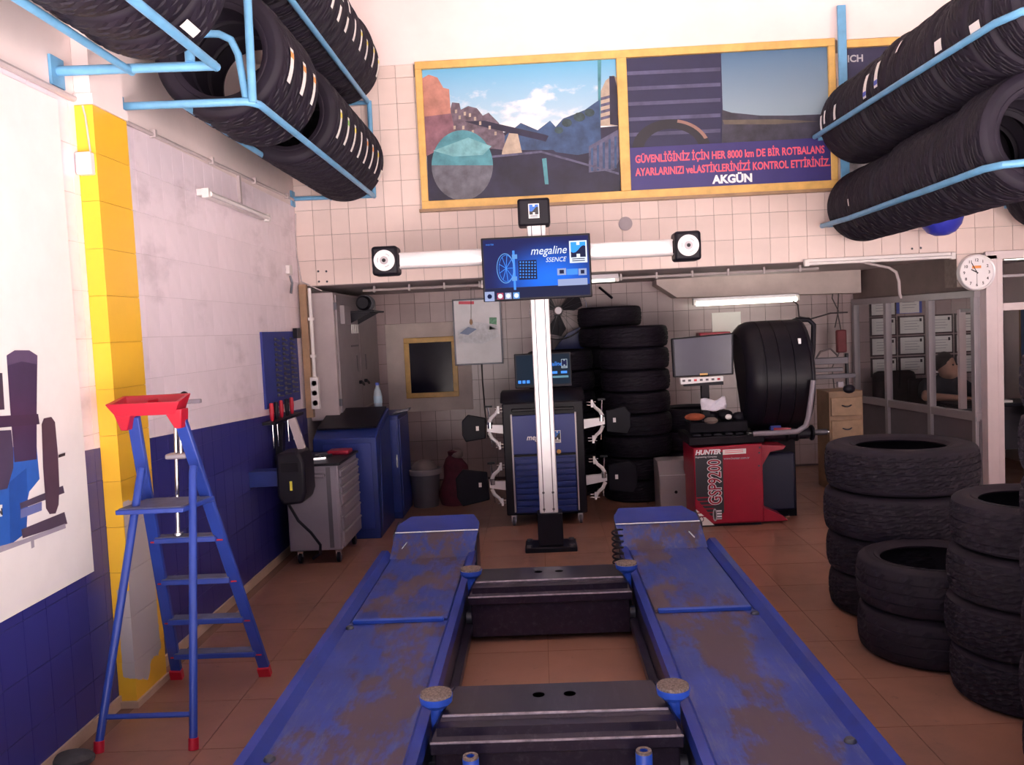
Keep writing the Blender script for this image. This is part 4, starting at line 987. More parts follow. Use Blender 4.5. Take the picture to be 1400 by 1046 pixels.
for y in (4.5,5.3,6.1,6.9): MB().box(XL, XL+.03, y-.012, y+.012, 2.65+.016*(y-4.1), 2.69+.016*(y-4.1)).build('clip', M['pipe'], pp1)
tag(MB().tube([(XL+.012,1.5,2.655),(XL+.012,3.73,2.655)], .014, 8).build('wall_conduit', M['pipe']), 'white conduit above the advertising board', 'conduit')
jx = thing('junction_box', 'small white junction box on the yellow pillar front', 'junction box', (-1.9,3.74,2.2))
c = at(116,223,Y=3.73); MB().box(c.x-.032,c.x+.034,3.71,3.752,c.z-.05,c.z+.045).build('box', M['pvc'], jx, bevel=.006)
MB().tube([(c.x+.02,3.745,c.z+.05),(c.x+.01,3.745,c.z+.2),(-1.89,3.745,2.63)], .004, 6).build('wire', M['pipe'], jx)

def tube_fixture(label, p0, p1, lit, back=(0,0,.03), r=.014, name='fluorescent_fixture', bw=.05):
    t = thing(name, label, 'light fixture', p0); p0 = Vector(p0); p1 = Vector(p1); d = (p1-p0).normalized(); bk = Vector(back)
    MB().bar(p0+bk, p1+bk, bw, .04).build('tray', M['pvc'] if not lit else M['frame_grey'], t, bevel=.004)
    MB().tube([p0+d*.03, p1-d*.03], r, 12).build('tube', (M['tube_hot'] if lit == 2 else M['tube_on']) if lit else M['tube_off'], t)
    for q in (p0+d*.015, p1-d*.015): MB().bar(q-d*.018+bk*.4, q+d*.018+bk*.4, .04, .055).build('lamp_holder', M['pvc'], t, bevel=.003)
    return t
tube_fixture('unlit fluorescent fixture on the left wall', (XL+.075,5.05,2.455), (XL+.075,6.22,2.455), False, (-.045,0,.01))
f3 = tag(bpy.data.objects['fluorescent_fixture'], None)
MB().box(XL, XL+.02, 5.78, 5.81, 2.45, 2.70).build('hanger_strap', M['pipe'], f3)
tube_fixture('unlit fluorescent fixture along the lintel left of the clock', (2.15,YU-.045,2.00), (3.33,YU-.045,2.00), False, (0,.028,.018))
tube_fixture('lit fluorescent tube half hidden behind the alignment display', (-.46,7.46,1.965), (.70,7.46,1.965), True, (0,0,.032))
tube_fixture('brightly lit fluorescent tube above the wheel balancer', at(948,416,Y=8.88), at(1093,409,Y=8.88), 2, (0,.035,.04), .021)

# blue spanner board
sb = thing('spanner_board', 'blue board hung with rows of spanners on the left wall', 'tool board', (XL, 6.4, 1.1))
MB().box(XL+.001, XL+.018, 6.05, 6.93, 1.115, 1.655).build('board', mat('blue_board_paint', (.025,.04,.24), .5, var=.15), sb)
for c in range(3):
    y = 6.32+c*.2
    for k in range(12):
        z = 1.60-k*.037
        MB().tube([(XL+.024,y,z),(XL+.03,y+.03,z-.007),(XL+.024,y+.10+.03*(k/12),z-.012)], .0065, 6).ball((XL+.026,y,z), .013, 8).build('spanner', M['dark_steel'], sb)
MB().box(XL+.018, XL+.05, 6.82, 6.92, 1.60, 1.68).build('clip_box', M['black'], sb)
tag(MB().box(XL, XL+.035, 6.78, 6.86, 2.10, 2.17).build('wall_switch', M['pvc'], bevel=.005), 'small white switch on the left wall near the corner', 'switch')
tag(MB().tube([(XL+.02,6.83,2.09),(XL+.03,6.84,2.03),(XL+.02,6.83,1.95)], .009, 8).build('hanging_hook', M['dark_steel']), 'dark hook hanging under the white switch', 'hook')
# corner: conduit, wooden strip, socket strip, cables
tag(MB().box(XL+.02, XL+.075, 7.06, 7.12, .95, 2.03).build('wooden_strip', M['wood_brown']), 'narrow wooden strip in the left corner', 'strip')
cc = thing('corner_conduit', 'white plastic conduit in the left corner beside the grey beige cabinet', 'conduit', (XL+.1, 7.08, 1.2))
MB().tube([(XL+.10,7.08,1.28),(XL+.10,7.08,2.0)], .015, 10).build('tube', M['pvc'], cc)
for z in (1.45, 1.75): MB().box(XL+.08,XL+.12,7.06,7.10,z-.012,z+.012).build('clip', M['pvc'], cc)
ss = thing('socket_strip', 'white socket strip on the left corner', 'socket', (XL+.1,7.05,1.0))
MB().box(XL+.07, XL+.135, 7.04, 7.10, 1.02, 1.28).build('housing', M['pvc'], ss, bevel=.005)
for z in (1.07,1.15,1.23): MB().lathe([(.022,0),(.022,-.003),(.017,.004),(.0,.004)], (XL+.102,7.04,z), 'Y', 16).build('socket', M['frame_grey'], ss)
tag(MB().tube([at(404,292,Y=7.12),at(404,340,Y=7.12),at(412,385,Y=7.12),at(440,398,Y=7.2)], .006, 6).build('cable', M['pipe']), 'thin cable down the left corner to the lintel', 'cable')
tag(MB().tube([at(400,290,Y=7.13),at(401,330,Y=7.13),at(403,400,Y=7.13)], .010, 8).build('corner_pipe', M['pipe']), 'vertical grey pipe in the left corner', 'pipe')

# conduit clipped under the low ceiling
sc_ = thing('ceiling_conduit', 'long grey conduit clipped under the low ceiling', 'conduit', (.8, 7.62, 2.0))
MB().tube([(-1.5,7.62,1.985),(2.42,7.62,1.985)], .012, 8).build('tube', M['pipe'], sc_)
for k in range(13): MB().box(-1.4+k*.305-.008, -1.4+k*.305+.008, 7.60, 7.64, 1.965, 2.02).build('clip', M['pipe'], sc_)
q = [at(1215,366,Y=7.3), at(1225,372,Y=7.3), at(1229,385,Y=7.3), at(1230,402,Y=7.3), at(1232,408,Y=7.3)]
tag(MB().tube([Vector((q[0].x-.22,7.42,2.022)), *q], .012, 8).build('flexible_conduit', M['pipe']), 'twisted flexible conduit dropping to the partition top', 'conduit')
tag(MB().tube([(2.55,8.85,1.74),(2.60,8.86,1.70),(2.62,8.9,1.58),(2.75,8.95,1.55),(2.95,8.95,1.60),(3.12,8.95,1.60)], .008, 6).build('hanging_cable', M['pipe_dark']), 'dark cable sagging from the lit tube towards the partition', 'cable')
tag(MB().tube([(3.05,9.1,1.95),(3.02,9.1,1.75),(3.08,9.1,1.62),(3.04,9.1,1.45)], .006, 6).build('cable_loop', M['pipe_dark']), 'tangled dark cable by the partition corner', 'cable')

# clock
ck = thing('wall_clock', 'round white wall clock with silver rim beside the door frame', 'clock', (3.50, YU-.04, 1.868))
cx, cy, cz = 3.50, YU-.005, 1.868
MB().lathe([(.0,0),(.145,0),(.147,-.03),(.140,-.045),(.130,-.040),(.128,-.03)], (cx,cy-.002,cz), 'Y', 48).build('rim', M['alu'], ck)
MB().lathe([(.130,-.028),(.0,-.028)], (cx,cy-.002,cz), 'Y', 48).build('dial', M['paper'], ck)
yf = cy-.0325
for hh in range(1, 13):
    a = math.pi/2-hh*math.pi/6
    text('numeral', str(hh), .032, (cx+.098*math.cos(a), yf, cz+.098*math.sin(a)-.011), M['text_dark'], ck, align='CENTER', bold=.0006)
MB().box(cx-.035, cx+.035, yf-.001, yf, cz+.032, cz+.053).build('name_plate', M['orange_paper'], ck)
for nm, ang, ln, ww in (('minute_hand', 2.05, .085, .006), ('hour_hand', 2.62, .05, .008), ('second_hand', -1.57, .09, .002)):
    MB().bar((cx-.012*math.cos(ang), yf-.003, cz-.012*math.sin(ang)), (cx+ln*math.cos(ang), yf-.003, cz+ln*math.sin(ang)), ww, .0015, up=(0,1,0)).build(nm, M['text_dark'], ck)
dsk = at(855,306,Y=YU); tag(MB().lathe([(.055,0),(.055,-.01),(.045,-.014),(.0,-.014)], (dsk.x,YU,dsk.z), 'Y', 28).build('blanking_disc', mat('grey_cap', (.35,.30,.33), .5)), 'round grey blanking disc on the cream tiles', 'disc')
for (u, v), nm in zip(((435,371),(446,371),(436,385),(447,385),(1247,340),(1259,339)), ('upper left plug of the four by the left corner','upper right plug of the four by the left corner','lower left plug of the four by the left corner','lower right plug of the four by the left corner','left plug of the pair below the right rack','right plug of the pair below the right rack')):
    c = at(u, v, Y=YU); tag(MB().lathe([(.009,0),(.006,-.006),(.0,-.006)], (c.x,YU,c.z), 'Y', 10).build('wall_plug', M['dark_steel']), 'small dark '+nm, 'wall plug', 'screw plugs in the lintel tiles')

# ================================================================ tool corner at left
ct = thing('tool_cart', 'grey steel tool cart on casters by the blue wall', 'tool cart', (-1.62, 6.4, 0))
x0, x1, y0, y1, z0, z1 = -1.815, -1.43, 6.05, 6.68, .10, .70
MB().box(x0, x1-.012, y0+.004, y1, z0, z1).build('body', M['grey_paint'], ct, bevel=.008)
MB().box(x0+.02, x1-.03, y0-.002, y0+.006, z0+.02, z1-.04).build('side_panel', M['grey_paint'], ct)
MB().box(-1.525, -1.495, y0-.006, y0, z0+.02, z1-.01).build('dark_strip', M['grey_dark'], ct)
MB().box(x0-.005, x1+.005, y0-.005, y1+.005, z1, z1+.018).build('top_mat', M['black'], ct, bevel=.004)
zz = z0+.015
for hgt in (.12,.10,.08,.08,.06,.06,.055):
    d = MB().box(x1-.012, x1+.004, y0+.03, y1-.02, zz, zz+hgt-.008).build('drawer', M['grey_paint'], ct, bevel=.003)
    MB().box(x1+.004, x1+.014, y0+.05, y1-.04, zz+hgt-.022, zz+hgt-.012).build('drawer_grip', M['frame_grey'], d); zz += hgt
MB().tube([(x0+.03,y0-.045,z1-.065),(x1-.10,y0-.045,z1-.065)], .013, 10).build('push_bar', M['grey_paint'], ct)
for x in (x0+.04, x1-.11): MB().tube([(x,y0-.045,z1-.065),(x,y0,z1-.065)], .010, 8).build('bar_bracket', M['grey_dark'], ct)
for x in (x0+.06, x1-.05):
    for y in (y0+.06, y1-.06):
        c = MB().lathe([(.032,-.014),(.040,-.010),(.040,.010),(.032,.014)], (x,y,.04), 'X', 18).build('caster', M['black'], ct)
        MB().box(x-.02,x+.02,y-.015,y+.015,.05,.10).build('caster_fork', M['steel'], c)
for k, (dx, dy, ln, ang, mm) in enumerate(((.10,.12,.16,.3,'steel'),(.2,.22,.12,1.1,'dark_steel'),(.14,.34,.18,.8,'dark_steel'),(.26,.42,.14,2.0,'steel'))):
    px_, py_ = x0+dx, y0+dy
    tag(MB().bar((px_,py_,z1+.03),(px_+ln*math.cos(ang),py_+ln*math.sin(ang),z1+.03),.02,.02).ball((px_,py_,z1+.03),.018,10).build('hand_tool', M[mm]), ['steel ratchet lying nearest on the tool cart','short dark spanner lying mid cart','long dark wrench lying diagonally on the tool cart','bright spanner at the far end of the tool cart'][k], 'hand tool', 'tools lying on the cart')
tag(MB().box(x0+.20, x1-.02, y0+.40, y0+.56, z1+.018, z1+.05).build('red_tray', M['red_cab'], bevel=.01), 'flat red tray on the tool cart', 'tray')

hr = thing('hose_reel', 'black air hose reel box fixed to the blue wall before the tool cart', 'hose reel', (-1.80, 5.72, .5))
MB().prism([(-1.73,5.58,.86),(-1.58,5.58,.87),(-1.545,5.58,.80),(-1.545,5.58,.60),(-1.57,5.58,.53),(-1.70,5.58,.52),(-1.735,5.58,.58)], (0,.26,0)).build('housing', M['black'], hr, bevel=.02)
MB().box(XL, -1.73, 5.64, 5.78, .64, .74).build('wall_bracket', M['cab_blue'], hr)
MB().box(-1.695,-1.585,5.573,5.58,.74,.80).build('grip_slot', M['black_matte'], hr)
MB().box(-1.645,-1.63,5.572,5.58,.62,.68).build('warning_label', M['yellow_paper'], hr)
hp = [at(395,690,Y=5.70),at(408,712,Y=5.72),at(425,728,Y=5.75),at(438,745,Y=5.78),at(438,757,Y=5.8),at(428,764,Y=5.82)]
hp[-1].z = max(hp[-1].z,.012)
MB().tube([(-1.68,5.7,.54)]+hp, .010, 8).build('hose', M['black'], hr)
# screwdriver rack and offcut on the wall
sr = thing('screwdriver_rack', 'black wall rack holding red handled screwdrivers', 'tool rack', (XL, 6.0, 1.05))
MB().box(XL, XL+.09, 5.98, 6.72, 1.01, 1.03).build('shelf', M['black'], sr)
for i, y in enumerate((6.05, 6.16, 6.28, 6.42, 6.55)):
    s_ = thing('screwdriver', f'red and black screwdriver, {ORD[i]} from the camera in the wall rack', 'screwdriver', (XL+.05,y,.85), 'screwdrivers in the wall rack')
    MB().lathe([(.0,1.16),(.014,1.155),(.017,1.10),(.013,1.04),(.009,1.032),(.0,1.032)], (XL+.05,y,0), n=14).build('handle', M['ladder_red'] if i % 2 == 0 else M['black'], s_)
    MB().cyl((XL+.05,y,.84),(XL+.05,y,1.035),.004,n=8).build('shaft', M['steel'], s_)
tag(MB().bar(at(399,572,Y=5.74), at(413,613.5,Y=5.74), .05, .03, up=(0,1,0)).build('wood_offcut', M['beige_cab']), 'slanted pale board leaning above the hose reel', 'board')
tag(MB().bar((XL+.04,6.2,.70), (XL+.05,6.25,1.0), .05, .06, up=(0,1,0)).build('dark_bracket', M['black']), 'dark bracket below the screwdriver rack', 'bracket')

# blue cabinets
b1 = thing('blue_console', 'tall blue cabinet with a sloping black top behind the tool cart', 'cabinet', (-1.5, 6.95, 0))
MB().prism([(-1.80,6.78,0),(-1.80,7.40,0),(-1.80,7.40,.97),(-1.80,6.92,.86),(-1.80,6.78,.80)], (.50,0,0)).build('body', M['cab_blue'], b1, bevel=.008)
MB().prism([(-1.79,6.90,.862),(-1.315,6.90,.862),(-1.315,7.40,.977),(-1.79,7.40,.977)], (0,-.004,.012)).build('top_panel', M['black'], b1, smooth=False)
MB().box(-1.72,-1.34,6.772,6.78,.08,.76).build('front_door', M['cab_blue2'], b1, bevel=.004)
MB().prism([(-1.297,6.82,.05),(-1.297,7.36,.05),(-1.297,7.36,.92),(-1.297,6.95,.82)], (.006,0,0)).build('side_door', M['cab_blue'], b1, smooth=False)
MB().box(-1.80,-1.30,7.40,7.42,.0,.97).build('back_frame', M['cab_blue'], b1)
b2 = thing('blue_locker', 'narrow blue locker next to the sloping black topped cabinet', 'cabinet', (-1.3, 7.7, 0))
MB().box(-1.62, -1.235, 7.48, 8.05, 0, .90).build('body', M['cab_blue'], b2, bevel=.008)
MB().box(-1.60, -1.25, 7.472, 7.48, .06, .86).build('door', M['cab_blue2'], b2, bevel=.003)
MB().box(-1.235, -1.229, 7.52, 8.02, .06, .86).build('side_panel', M['cab_blue2'], b2)
MB().box(-1.262,-1.252,7.455,7.472,.45,.56).build('handle', M['steel'], b2)
tag(MB().prism([(-1.30,7.6,.90),(-1.16,7.6,.925),(-1.15,7.6,.945),(-1.28,7.6,.92)], (0,.12,0)).build('metal_offcut', M['dark_steel']), 'bent dark metal offcut on the blue locker', 'offcut')
bt = thing('water_bottle', 'clear plastic water bottle standing on the blue locker', 'bottle', (-1.42,7.62,.90))
MB().lathe([(.0,0),(.034,0),(.037,.02),(.034,.08),(.037,.10),(.037,.17),(.030,.21),(.014,.245),(.014,.262),(.0,.262)], (-1.42,7.60,.90), n=22).build('body', M['bottle'], bt)
MB().lathe([(.016,.26),(.016,.282),(.0,.283)], (-1.42,7.60,.90), n=16).build('cap', M['blue_paper'], bt)
MB().lathe([(.0378,.105),(.0378,.165)], (-1.42,7.60,.90), n=22).build('sleeve', mat('pale_blue_sleeve', (.35,.5,.62), .4), bt)

# beige electrical cabinet on the left wall
ec = thing('electrical_cabinet', 'tall beige electrical cabinet on the wall with double doors', 'electrical cabinet', (-1.78, 8.2, .9))
MB().box(XL+.02, -1.675, 7.22, 9.1, .905, 1.965).build('body', M['beige_cab'], ec, bevel=.005)
for i, (y0, y1) in enumerate(((7.27,8.12),(8.14,9.05))):
    d = MB().box(-1.675, -1.66, y0, y1, .93, 1.945).build('door', M['beige_cab2'], ec, bevel=.003)
    y = y1-.10 if i == 0 else y0+.12
    MB().cyl((-1.66,y,1.17),(-1.635,y,1.17),.016,n=14).bar((-1.640,y,1.175),(-1.635,y+.10,1.14),.012,.02).build('turn_handle', M['black'], d)
d0 = [o for o in ec.children if o.name.startswith('door')][0]
MB().box(-1.66,-1.62,7.38,7.62,1.70,1.86).build('meter_box', M['beige_cab2'], d0, bevel=.004)
for k in range(4): MB().box(-1.662,-1.652,7.80+k*.08,7.84+k*.08,1.62,1.70).build('warning_sticker', M['paper'], d0)
MB().box(-1.662,-1.655,7.75,8.05,1.50,1.515).build('name_strip', M['grey_dark'], d0)
for y in (7.95, 8.35): MB().box(-1.662,-1.655,y,y+.03,1.27,1.42).build('vent_slot', M['grey_dark'], ec)
for z in (1.05, 1.85): MB().box(-1.68,-1.65,7.225,7.25,z-.03,z+.03).build('hinge', M['dark_steel'], ec)
sh = thing('motor_shelf', 'black wall shelf at the top of the beige cabinet', 'shelf', (-1.6,7.9,1.80))
MB().box(-1.66,-1.42,7.65,8.15,1.80,1.815).build('plate', M['black'], sh)
for y in (7.70, 8.10): MB().prism([(-1.66,y,1.80),(-1.46,y,1.80),(-1.66,y,1.70)], (0,.01,0)).build('bracket', M['black'], sh)
mt = thing('small_motor', 'dark dusty electric motor on the wall shelf', 'motor', (-1.55,7.9,1.815))
MB().lathe([(.0,-.13),(.05,-.13),(.065,-.10),(.068,-.02),(.072,0),(.068,.02),(.065,.10),(.04,.13),(.0,.13)], (-1.54,7.9,1.885), 'Y', 22).build('housing', M['black'], mt)
for k in range(5): MB().lathe([(.066,-.004),(.074,-.004),(.074,.004),(.066,.004)], (-1.54,7.84+k*.03,1.885), 'Y', 22, closed=True).build('cooling_fin', M['dark_steel'], mt)
MB().box(-1.60,-1.48,7.82,7.98,1.814,1.825).build('foot', M['dark_steel'], mt)

# rear wall: mirror, framed sheet, pull cord, bin, red sack, fan
mr = thing('wall_mirror', 'dark mirror in a yellow wooden frame on the rear wall', 'mirror', (-1.14, YR, .9))
xa, xb, za, zb = -1.425, -.865, .905, 1.545; yf = YR-.04
MB().box(xa+.04, xb-.04, yf+.012, yf+.018, za+.04, zb-.04).build('glass', M['glass_dark'], mr)
for a in ((xa,xb,za,za+.055),(xa,xb,zb-.055,zb)): MB().box(a[0],a[1],yf,yf+.034,a[2],a[3]).build('rail', M['wood_yellow'], mr, bevel=.005)
for a in ((xa,xa+.055),(xb-.055,xb)): MB().box(a[0],a[1],yf,yf+.034,za+.055,zb-.055).build('stile', M['wood_yellow'], mr, bevel=.005)
fp = thing('framed_print', 'framed pale printed sheet with a snowy car on the rear wall', 'framed print', (-.63, YR-.07, 1.23))
xa, xb, za, zb = -.885, -.375, 1.232, 1.928; yf = YR-.075
MB().box(xa, xb, yf, yf+.02, za, zb).build('backing', M['frame_grey'], fp)
shm = mat('pale_sheet_print', (.80,.79,.84), .25, var=.1, scale=3)
s_ = MB().box(xa+.014, xb-.014, yf-.002, yf+.001, za+.014, zb-.014).build('sheet', shm, fp)
for k in range(2): MB().box(xa if k == 0 else xb-.016, xa+.016 if k == 0 else xb, yf-.008, yf+.022, za, zb).build('frame_side', M['dark_steel'], fp)
for k in range(2): MB().box(xa, xb, yf-.008, yf+.022, za if k == 0 else zb-.016, za+.016 if k == 0 else zb).build('frame_edge', M['dark_steel'], fp)
R1 = lambda u, v: at(u, v, Y=yf-.003)
flat('snow_picture', [R1(*p) for p in ((625,452),(650,440),(680,444),(682,460),(660,470),(628,468))], mat('snow_print', (.72,.74,.80), .4, var=.15, scale=30), s_, t=.0006)
flat('blue_shadow', [at(*p, Y=yf-.004) for p in ((628,456),(640,447),(652,450),(640,458))], mat('car_shadow_print', (.22,.30,.50), .4), s_, t=.0006)
flat('green_badge', [R1(*p) for p in ((669,434),(679,434),(679,450),(669,451))], mat('green_badge_print', (.10,.32,.18), .4, var=.4, scale=40), s_, t=.0006)
flat('red_heading', [R1(*p) for p in ((627,412),(648,412),(648,416),(627,416))], M['text_red'], s_, t=.0006)
pc = thing('pull_cord', 'thin pull cord with a small brown knob before the framed print', 'pull cord', (-.62,8.9,1.7))
k0 = at(644,396,Y=8.8); k1 = at(644,440,Y=8.8)
MB().tube([(k0.x,8.8,2.02), k1], .003, 6).build('cord', M['pipe_dark'], pc); MB().lathe([(.0,.03),(.012,.02),(.016,-.01),(.008,-.03),(.0,-.03)], k1, n=14).build('knob', M['wood_brown'], pc)
tag(MB().tube([(-.61,YR-.012,1.24),(-.61,YR-.012,1.05),(-.60,YR-.012,.75),(-.58,YR-.012,.45)], .008, 6).build('wall_cable', M['pipe_dark']), 'brown cable down the rear wall below the framed print', 'cable')
bn = thing('waste_bin', 'grey plastic bin with a lumpy lid against the rear corner', 'bin', (-1.14,8.0,0))
MB().lathe([(.0,0),(.115,0),(.14,.32),(.152,.325),(.152,.35),(.13,.35),(.10,.02),(.0,.02)], (-1.10,8.0,0), n=28).build('tub', M['grey_dark'], bn)
MB().lathe([(.153,.30),(.158,.31),(.158,.345),(.153,.35)], (-1.10,8.0,0), n=28, closed=True).build('rim', M['beige_cab2'], bn)
MB().ball((-1.10,8.0,.34), .125, 14, (1,1,.75)).build('bag', M['brown_panel'], bn)
rs = thing('red_sack', 'slumped dark red sack standing beside the waste bin', 'sack', (-.85,8.05,0))
sm = MB(); sm.lathe([(.0,0),(.12,0),(.135,.10),(.125,.25),(.11,.36),(.075,.42),(.05,.45),(.06,.49),(.03,.50),(.0,.48)], (-.84,8.05,0), n=22)
for v in sm.v: v.x += .02*math.sin(v.z*17+v.y*9)+.06*v.z; v.y += .015*math.cos(v.z*21+v.x*11)
sm.build('cloth', mat('dark_red_sackcloth', (.08,.010,.022), .8, var=.3, scale=12, bump=.4), rs)
bm_ = MB().ball((-.80,8.05,.46), .06, 10, (1,1,.9)).build('tied_neck', M['brown_panel'], rs)
fn = thing('wall_fan', 'round wall fan with a thin wire rim above the console', 'fan', (.21,9.0,1.75))
fc = Vector((.215,8.95,1.755))
MB().tube([(fc.x+.29*math.cos(2*PI*i/48), fc.y-.05, fc.z+.29*math.sin(2*PI*i/48)) for i in range(48)], .006, 8, closed=True).build('guard_rim', M['steel'], fn)
for k in range(20):
    a = 2*PI*k/20
    MB().tube([(fc.x+.05*math.cos(a),fc.y-.09,fc.z+.05*math.sin(a)),(fc.x+.2*math.cos(a),fc.y-.085,fc.z+.2*math.sin(a)),(fc.x+.29*math.cos(a),fc.y-.05,fc.z+.29*math.sin(a))], .0018, 5).build('guard_wire', M['dark_steel'], fn)
for k in range(3):
    a = 2*PI*k/3+.5
    pts = [(fc.x+r_*math.cos(a+d_), fc.y-.03+.03*d_, fc.z+r_*math.sin(a+d_)) for r_, d_ in ((.05,-.4),(.16,-.55),(.25,-.35),(.26,.1),(.2,.4),(.05,.4))]
    MB().prism(pts, (0,.006,0)).build('blade', M['black'], fn)
MB().lathe([(.0,-.10),(.035,-.10),(.045,-.085),(.05,0),(.05,.12),(.0,.12)], fc, 'Y', 24).build('motor_hub', M['frame_grey'], fn)
MB().box(fc.x-.04,fc.x+.04,fc.y+.1,YR,fc.z-.05,fc.z+.05).build('wall_arm', M['grey_dark'], fn)
MB().prism([(.16,8.96,1.36),(.52,8.96,1.36),(.44,8.96,1.58),(.30,8.96,1.52)], (0,.25,0)).build('blue_shroud', M['cab_blue'], fn)
fd = thing('folded_stand', 'black framed cylinder stack behind the display column', 'stand', (0,8.6,0)) if False else None
# ================================================================ wheel balancer
HY = 6.72
wb_ = thing('wheel_balancer', 'red and black wheel balancer with a large black wheel guard', 'wheel balancer', (1.5, 7.0, 0))
x0, x1 = 1.15, 1.675
bodyr = MB().prism([(x0,HY,.02),(x1,HY,.02),(x1,HY,.635),(x0,HY,.615)], (0,.50,0)).build('cabinet', M['red_cab'], wb_, bevel=.012)
MB().box(x0+.02,x1-.02,HY+.02,HY+.48,0,.02).build('plinth', M['black'], wb_)
MB().box(x0-.03, x1+.02, HY+.0, HY+.56, .635, .70).build('weight_tray', M['black_matte'], wb_, bevel=.01)
for k in range(6): MB().box(x0+.01+k*.082, x0+.07+k*.082, HY+.05, HY+.25, .70, .715).build('tray_pocket', M['black'], wb_, bevel=.004)
MB().prism([(x1,HY+.03,.02),(1.86,HY+.03,.02),(1.83,HY+.03,.055),(x1,HY+.03,.13)], (0,.40,0)).build('foot_wing', M['red_cab'], wb_, smooth=False)
MB().prism([(x1,HY+.03,.615),(1.86,HY+.03,.60),(1.84,HY+.03,.575),(1.74,HY+.03,.56),(x1,HY+.03,.45)], (0,.40,0)).build('upper_wing', M['red_cab'], wb_, smooth=False)
MB().box(x1+.01,1.98,HY+.20,HY+.55,.06,.52).build('blue_drum_panel', mat('navy_black_drum', (.006,.009,.035), .5), wb_, bevel=.02)
for q in ((x1-.025,.56),(x1-.03,.46),(x1-.02,.60)): MB().lathe([(.008,0),(.006,-.004),(0,-.004)], (q[0],HY,q[1]), 'Y', 10).build('screw', M['dark_steel'], wb_)
# printed decals on the front
D = lambda u, v, d=.001: at(u, v, Y=HY-d)
flat('black_decal', [D(*p) for p in ((950,623),(988,618),(990,700),(978,712),(952,682))], M['text_dark'], bodyr, t=.0006)
for k in range(6): flat('decal_stripe', [D(u, v, .0018) for u, v in ((952,680+k*5.2),(976,679+k*5.2),(976,680.6+k*5.2),(952,681.6+k*5.2))], M['red_cab'], bodyr, t=.0005)
o_ = D(950.5,622,.0025); text('lettering', 'HUNTER', .050, (o_.x, o_.y, o_.z), M['text_white'], bodyr, bold=.0022, shear=.25, sx=.98)
o_ = D(950.5,627,.0025); text('lettering', 'Engineering Company', .017, (o_.x, o_.y, o_.z+.004), M['text_white'], bodyr, sx=1.1, shear=.2)
o_ = D(986.3,690,.0028); e_ = D(984,627,.0028)
text('model_outline', 'GSP9200', .136, (o_.x, o_.y, o_.z), M['text_white'], bodyr, xd=(0,0,1), yd=(-1,0,0), bold=.0070, sx=.70)
text('model_lettering', 'GSP9200', .136, (o_.x, o_.y-.001, o_.z), M['red_cab'], bodyr, xd=(0,0,1), yd=(-1,0,0), bold=.0012, sx=.70)
flat('service_label', [D(*p) for p in ((988,615),(1020,613),(1020,620),(988,622))], M['paper'], bodyr, t=.0006)
for k in range(2): flat('label_line', [D(u, v, .002) for u, v in ((991,616.4+k*2.4),(1016,614.8+k*2.4),(1016,615.6+k*2.4),(991,617.2+k*2.4))], M['text_red'], bodyr, t=.0004)
o_ = D(989.5,628.5,.002); text('lettering', 'www.hunter.com.tr', .025, (o_.x, o_.y, o_.z), M['grey_print'], bodyr, bold=.0005, sx=.98)
flat('white_triangle', [D(*p) for p in ((951.5,696),(977,718),(960,718.5),(951.5,711))], M['paper'], bodyr, t=.0006)
cz_ = D(959,710,.002); MB().tube([(cz_.x+.016*math.cos(2*PI*i/20), cz_.y, cz_.z+.018*math.sin(2*PI*i/20)) for i in range(20)], .003, 6, closed=True).build('triangle_emblem', M['text_dark'], bodyr)
wz = D(977.5,704,.002)
MB().tube([(wz.x+.012*math.cos(2*PI*i/24), wz.y, wz.z+.045*math.sin(2*PI*i/24)) for i in range(24)], .005, 6, closed=True).build('wheel_emblem', M['grey_print'], bodyr)
MB().box(wz.x+.012, wz.x+.052, wz.y-.001, wz.y, wz.z-.035, wz.z+.035).build('wheel_emblem_rim', M['text_white'], bodyr)
for k in (-1,0,1): MB().box(wz.x+.012, wz.x+.052, wz.y-.002, wz.y-.001, wz.z+k*.022-.006, wz.z+k*.022+.002).build('wheel_emblem_band', M['text_dark'], bodyr)
# hood: part of a cylinder whose axis runs left to right, closed at the left
HC = Vector((0, 7.10, 1.125)); R_ = .44
HX0, HX1 = 1.575, 2.06
def arc(a0, a1, n, r): return [(HC.y+r*math.cos(a0+(a1-a0)*i/n), HC.z+r*math.sin(a0+(a1-a0)*i/n)) for i in range(n+1)]
a0, a1 = math.radians(58), math.radians(250)
xs = [(HX0,R_*.80),(HX0+.015,R_*.88),(HX0+.045,R_*.95),(HX0+.09,R_*.99)]+[(HX0+.13,R_),(HX0+.133,R_-.006),(HX0+.137,R_-.006),(HX0+.14,R_),(HX0+.235,R_),(HX0+.238,R_-.006),(HX0+.242,R_-.006),(HX0+.245,R_),(HX0+.345,R_),(HX0+.348,R_-.006),(HX0+.352,R_-.006),(HX0+.355,R_),(HX1-.03,R_),(HX1,R_*.985)]
hb = MB(); n_ = 40; Vh = []
for r_off in (0, -.012):
    for x, r in xs: Vh += [(x, y, z) for y, z in arc(a0, a1, n_, r+r_off)]
cnt = n_+1; m_ = len(xs); Fh = []
for s in range(2):
    for i in range(m_-1):
        for k in range(n_): b = s*m_*cnt; Fh.append((b+i*cnt+k, b+i*cnt+k+1, b+(i+1)*cnt+k+1, b+(i+1)*cnt+k))
hb.add(Vh, Fh); hb.build('wheel_guard', M['black_gloss'], wb_)
MB().prism([(HX0+.008, y, z) for y, z in arc(a0, a1, n_, R_*.80)], (.012,0,0)).build('guard_side', M['black'], wb_)
MB().tube([(HX1, y, z) for y, z in arc(math.radians(70), math.radians(250), 24, R_*.985)], .016, 8).build('guard_rim', M['black'], wb_)
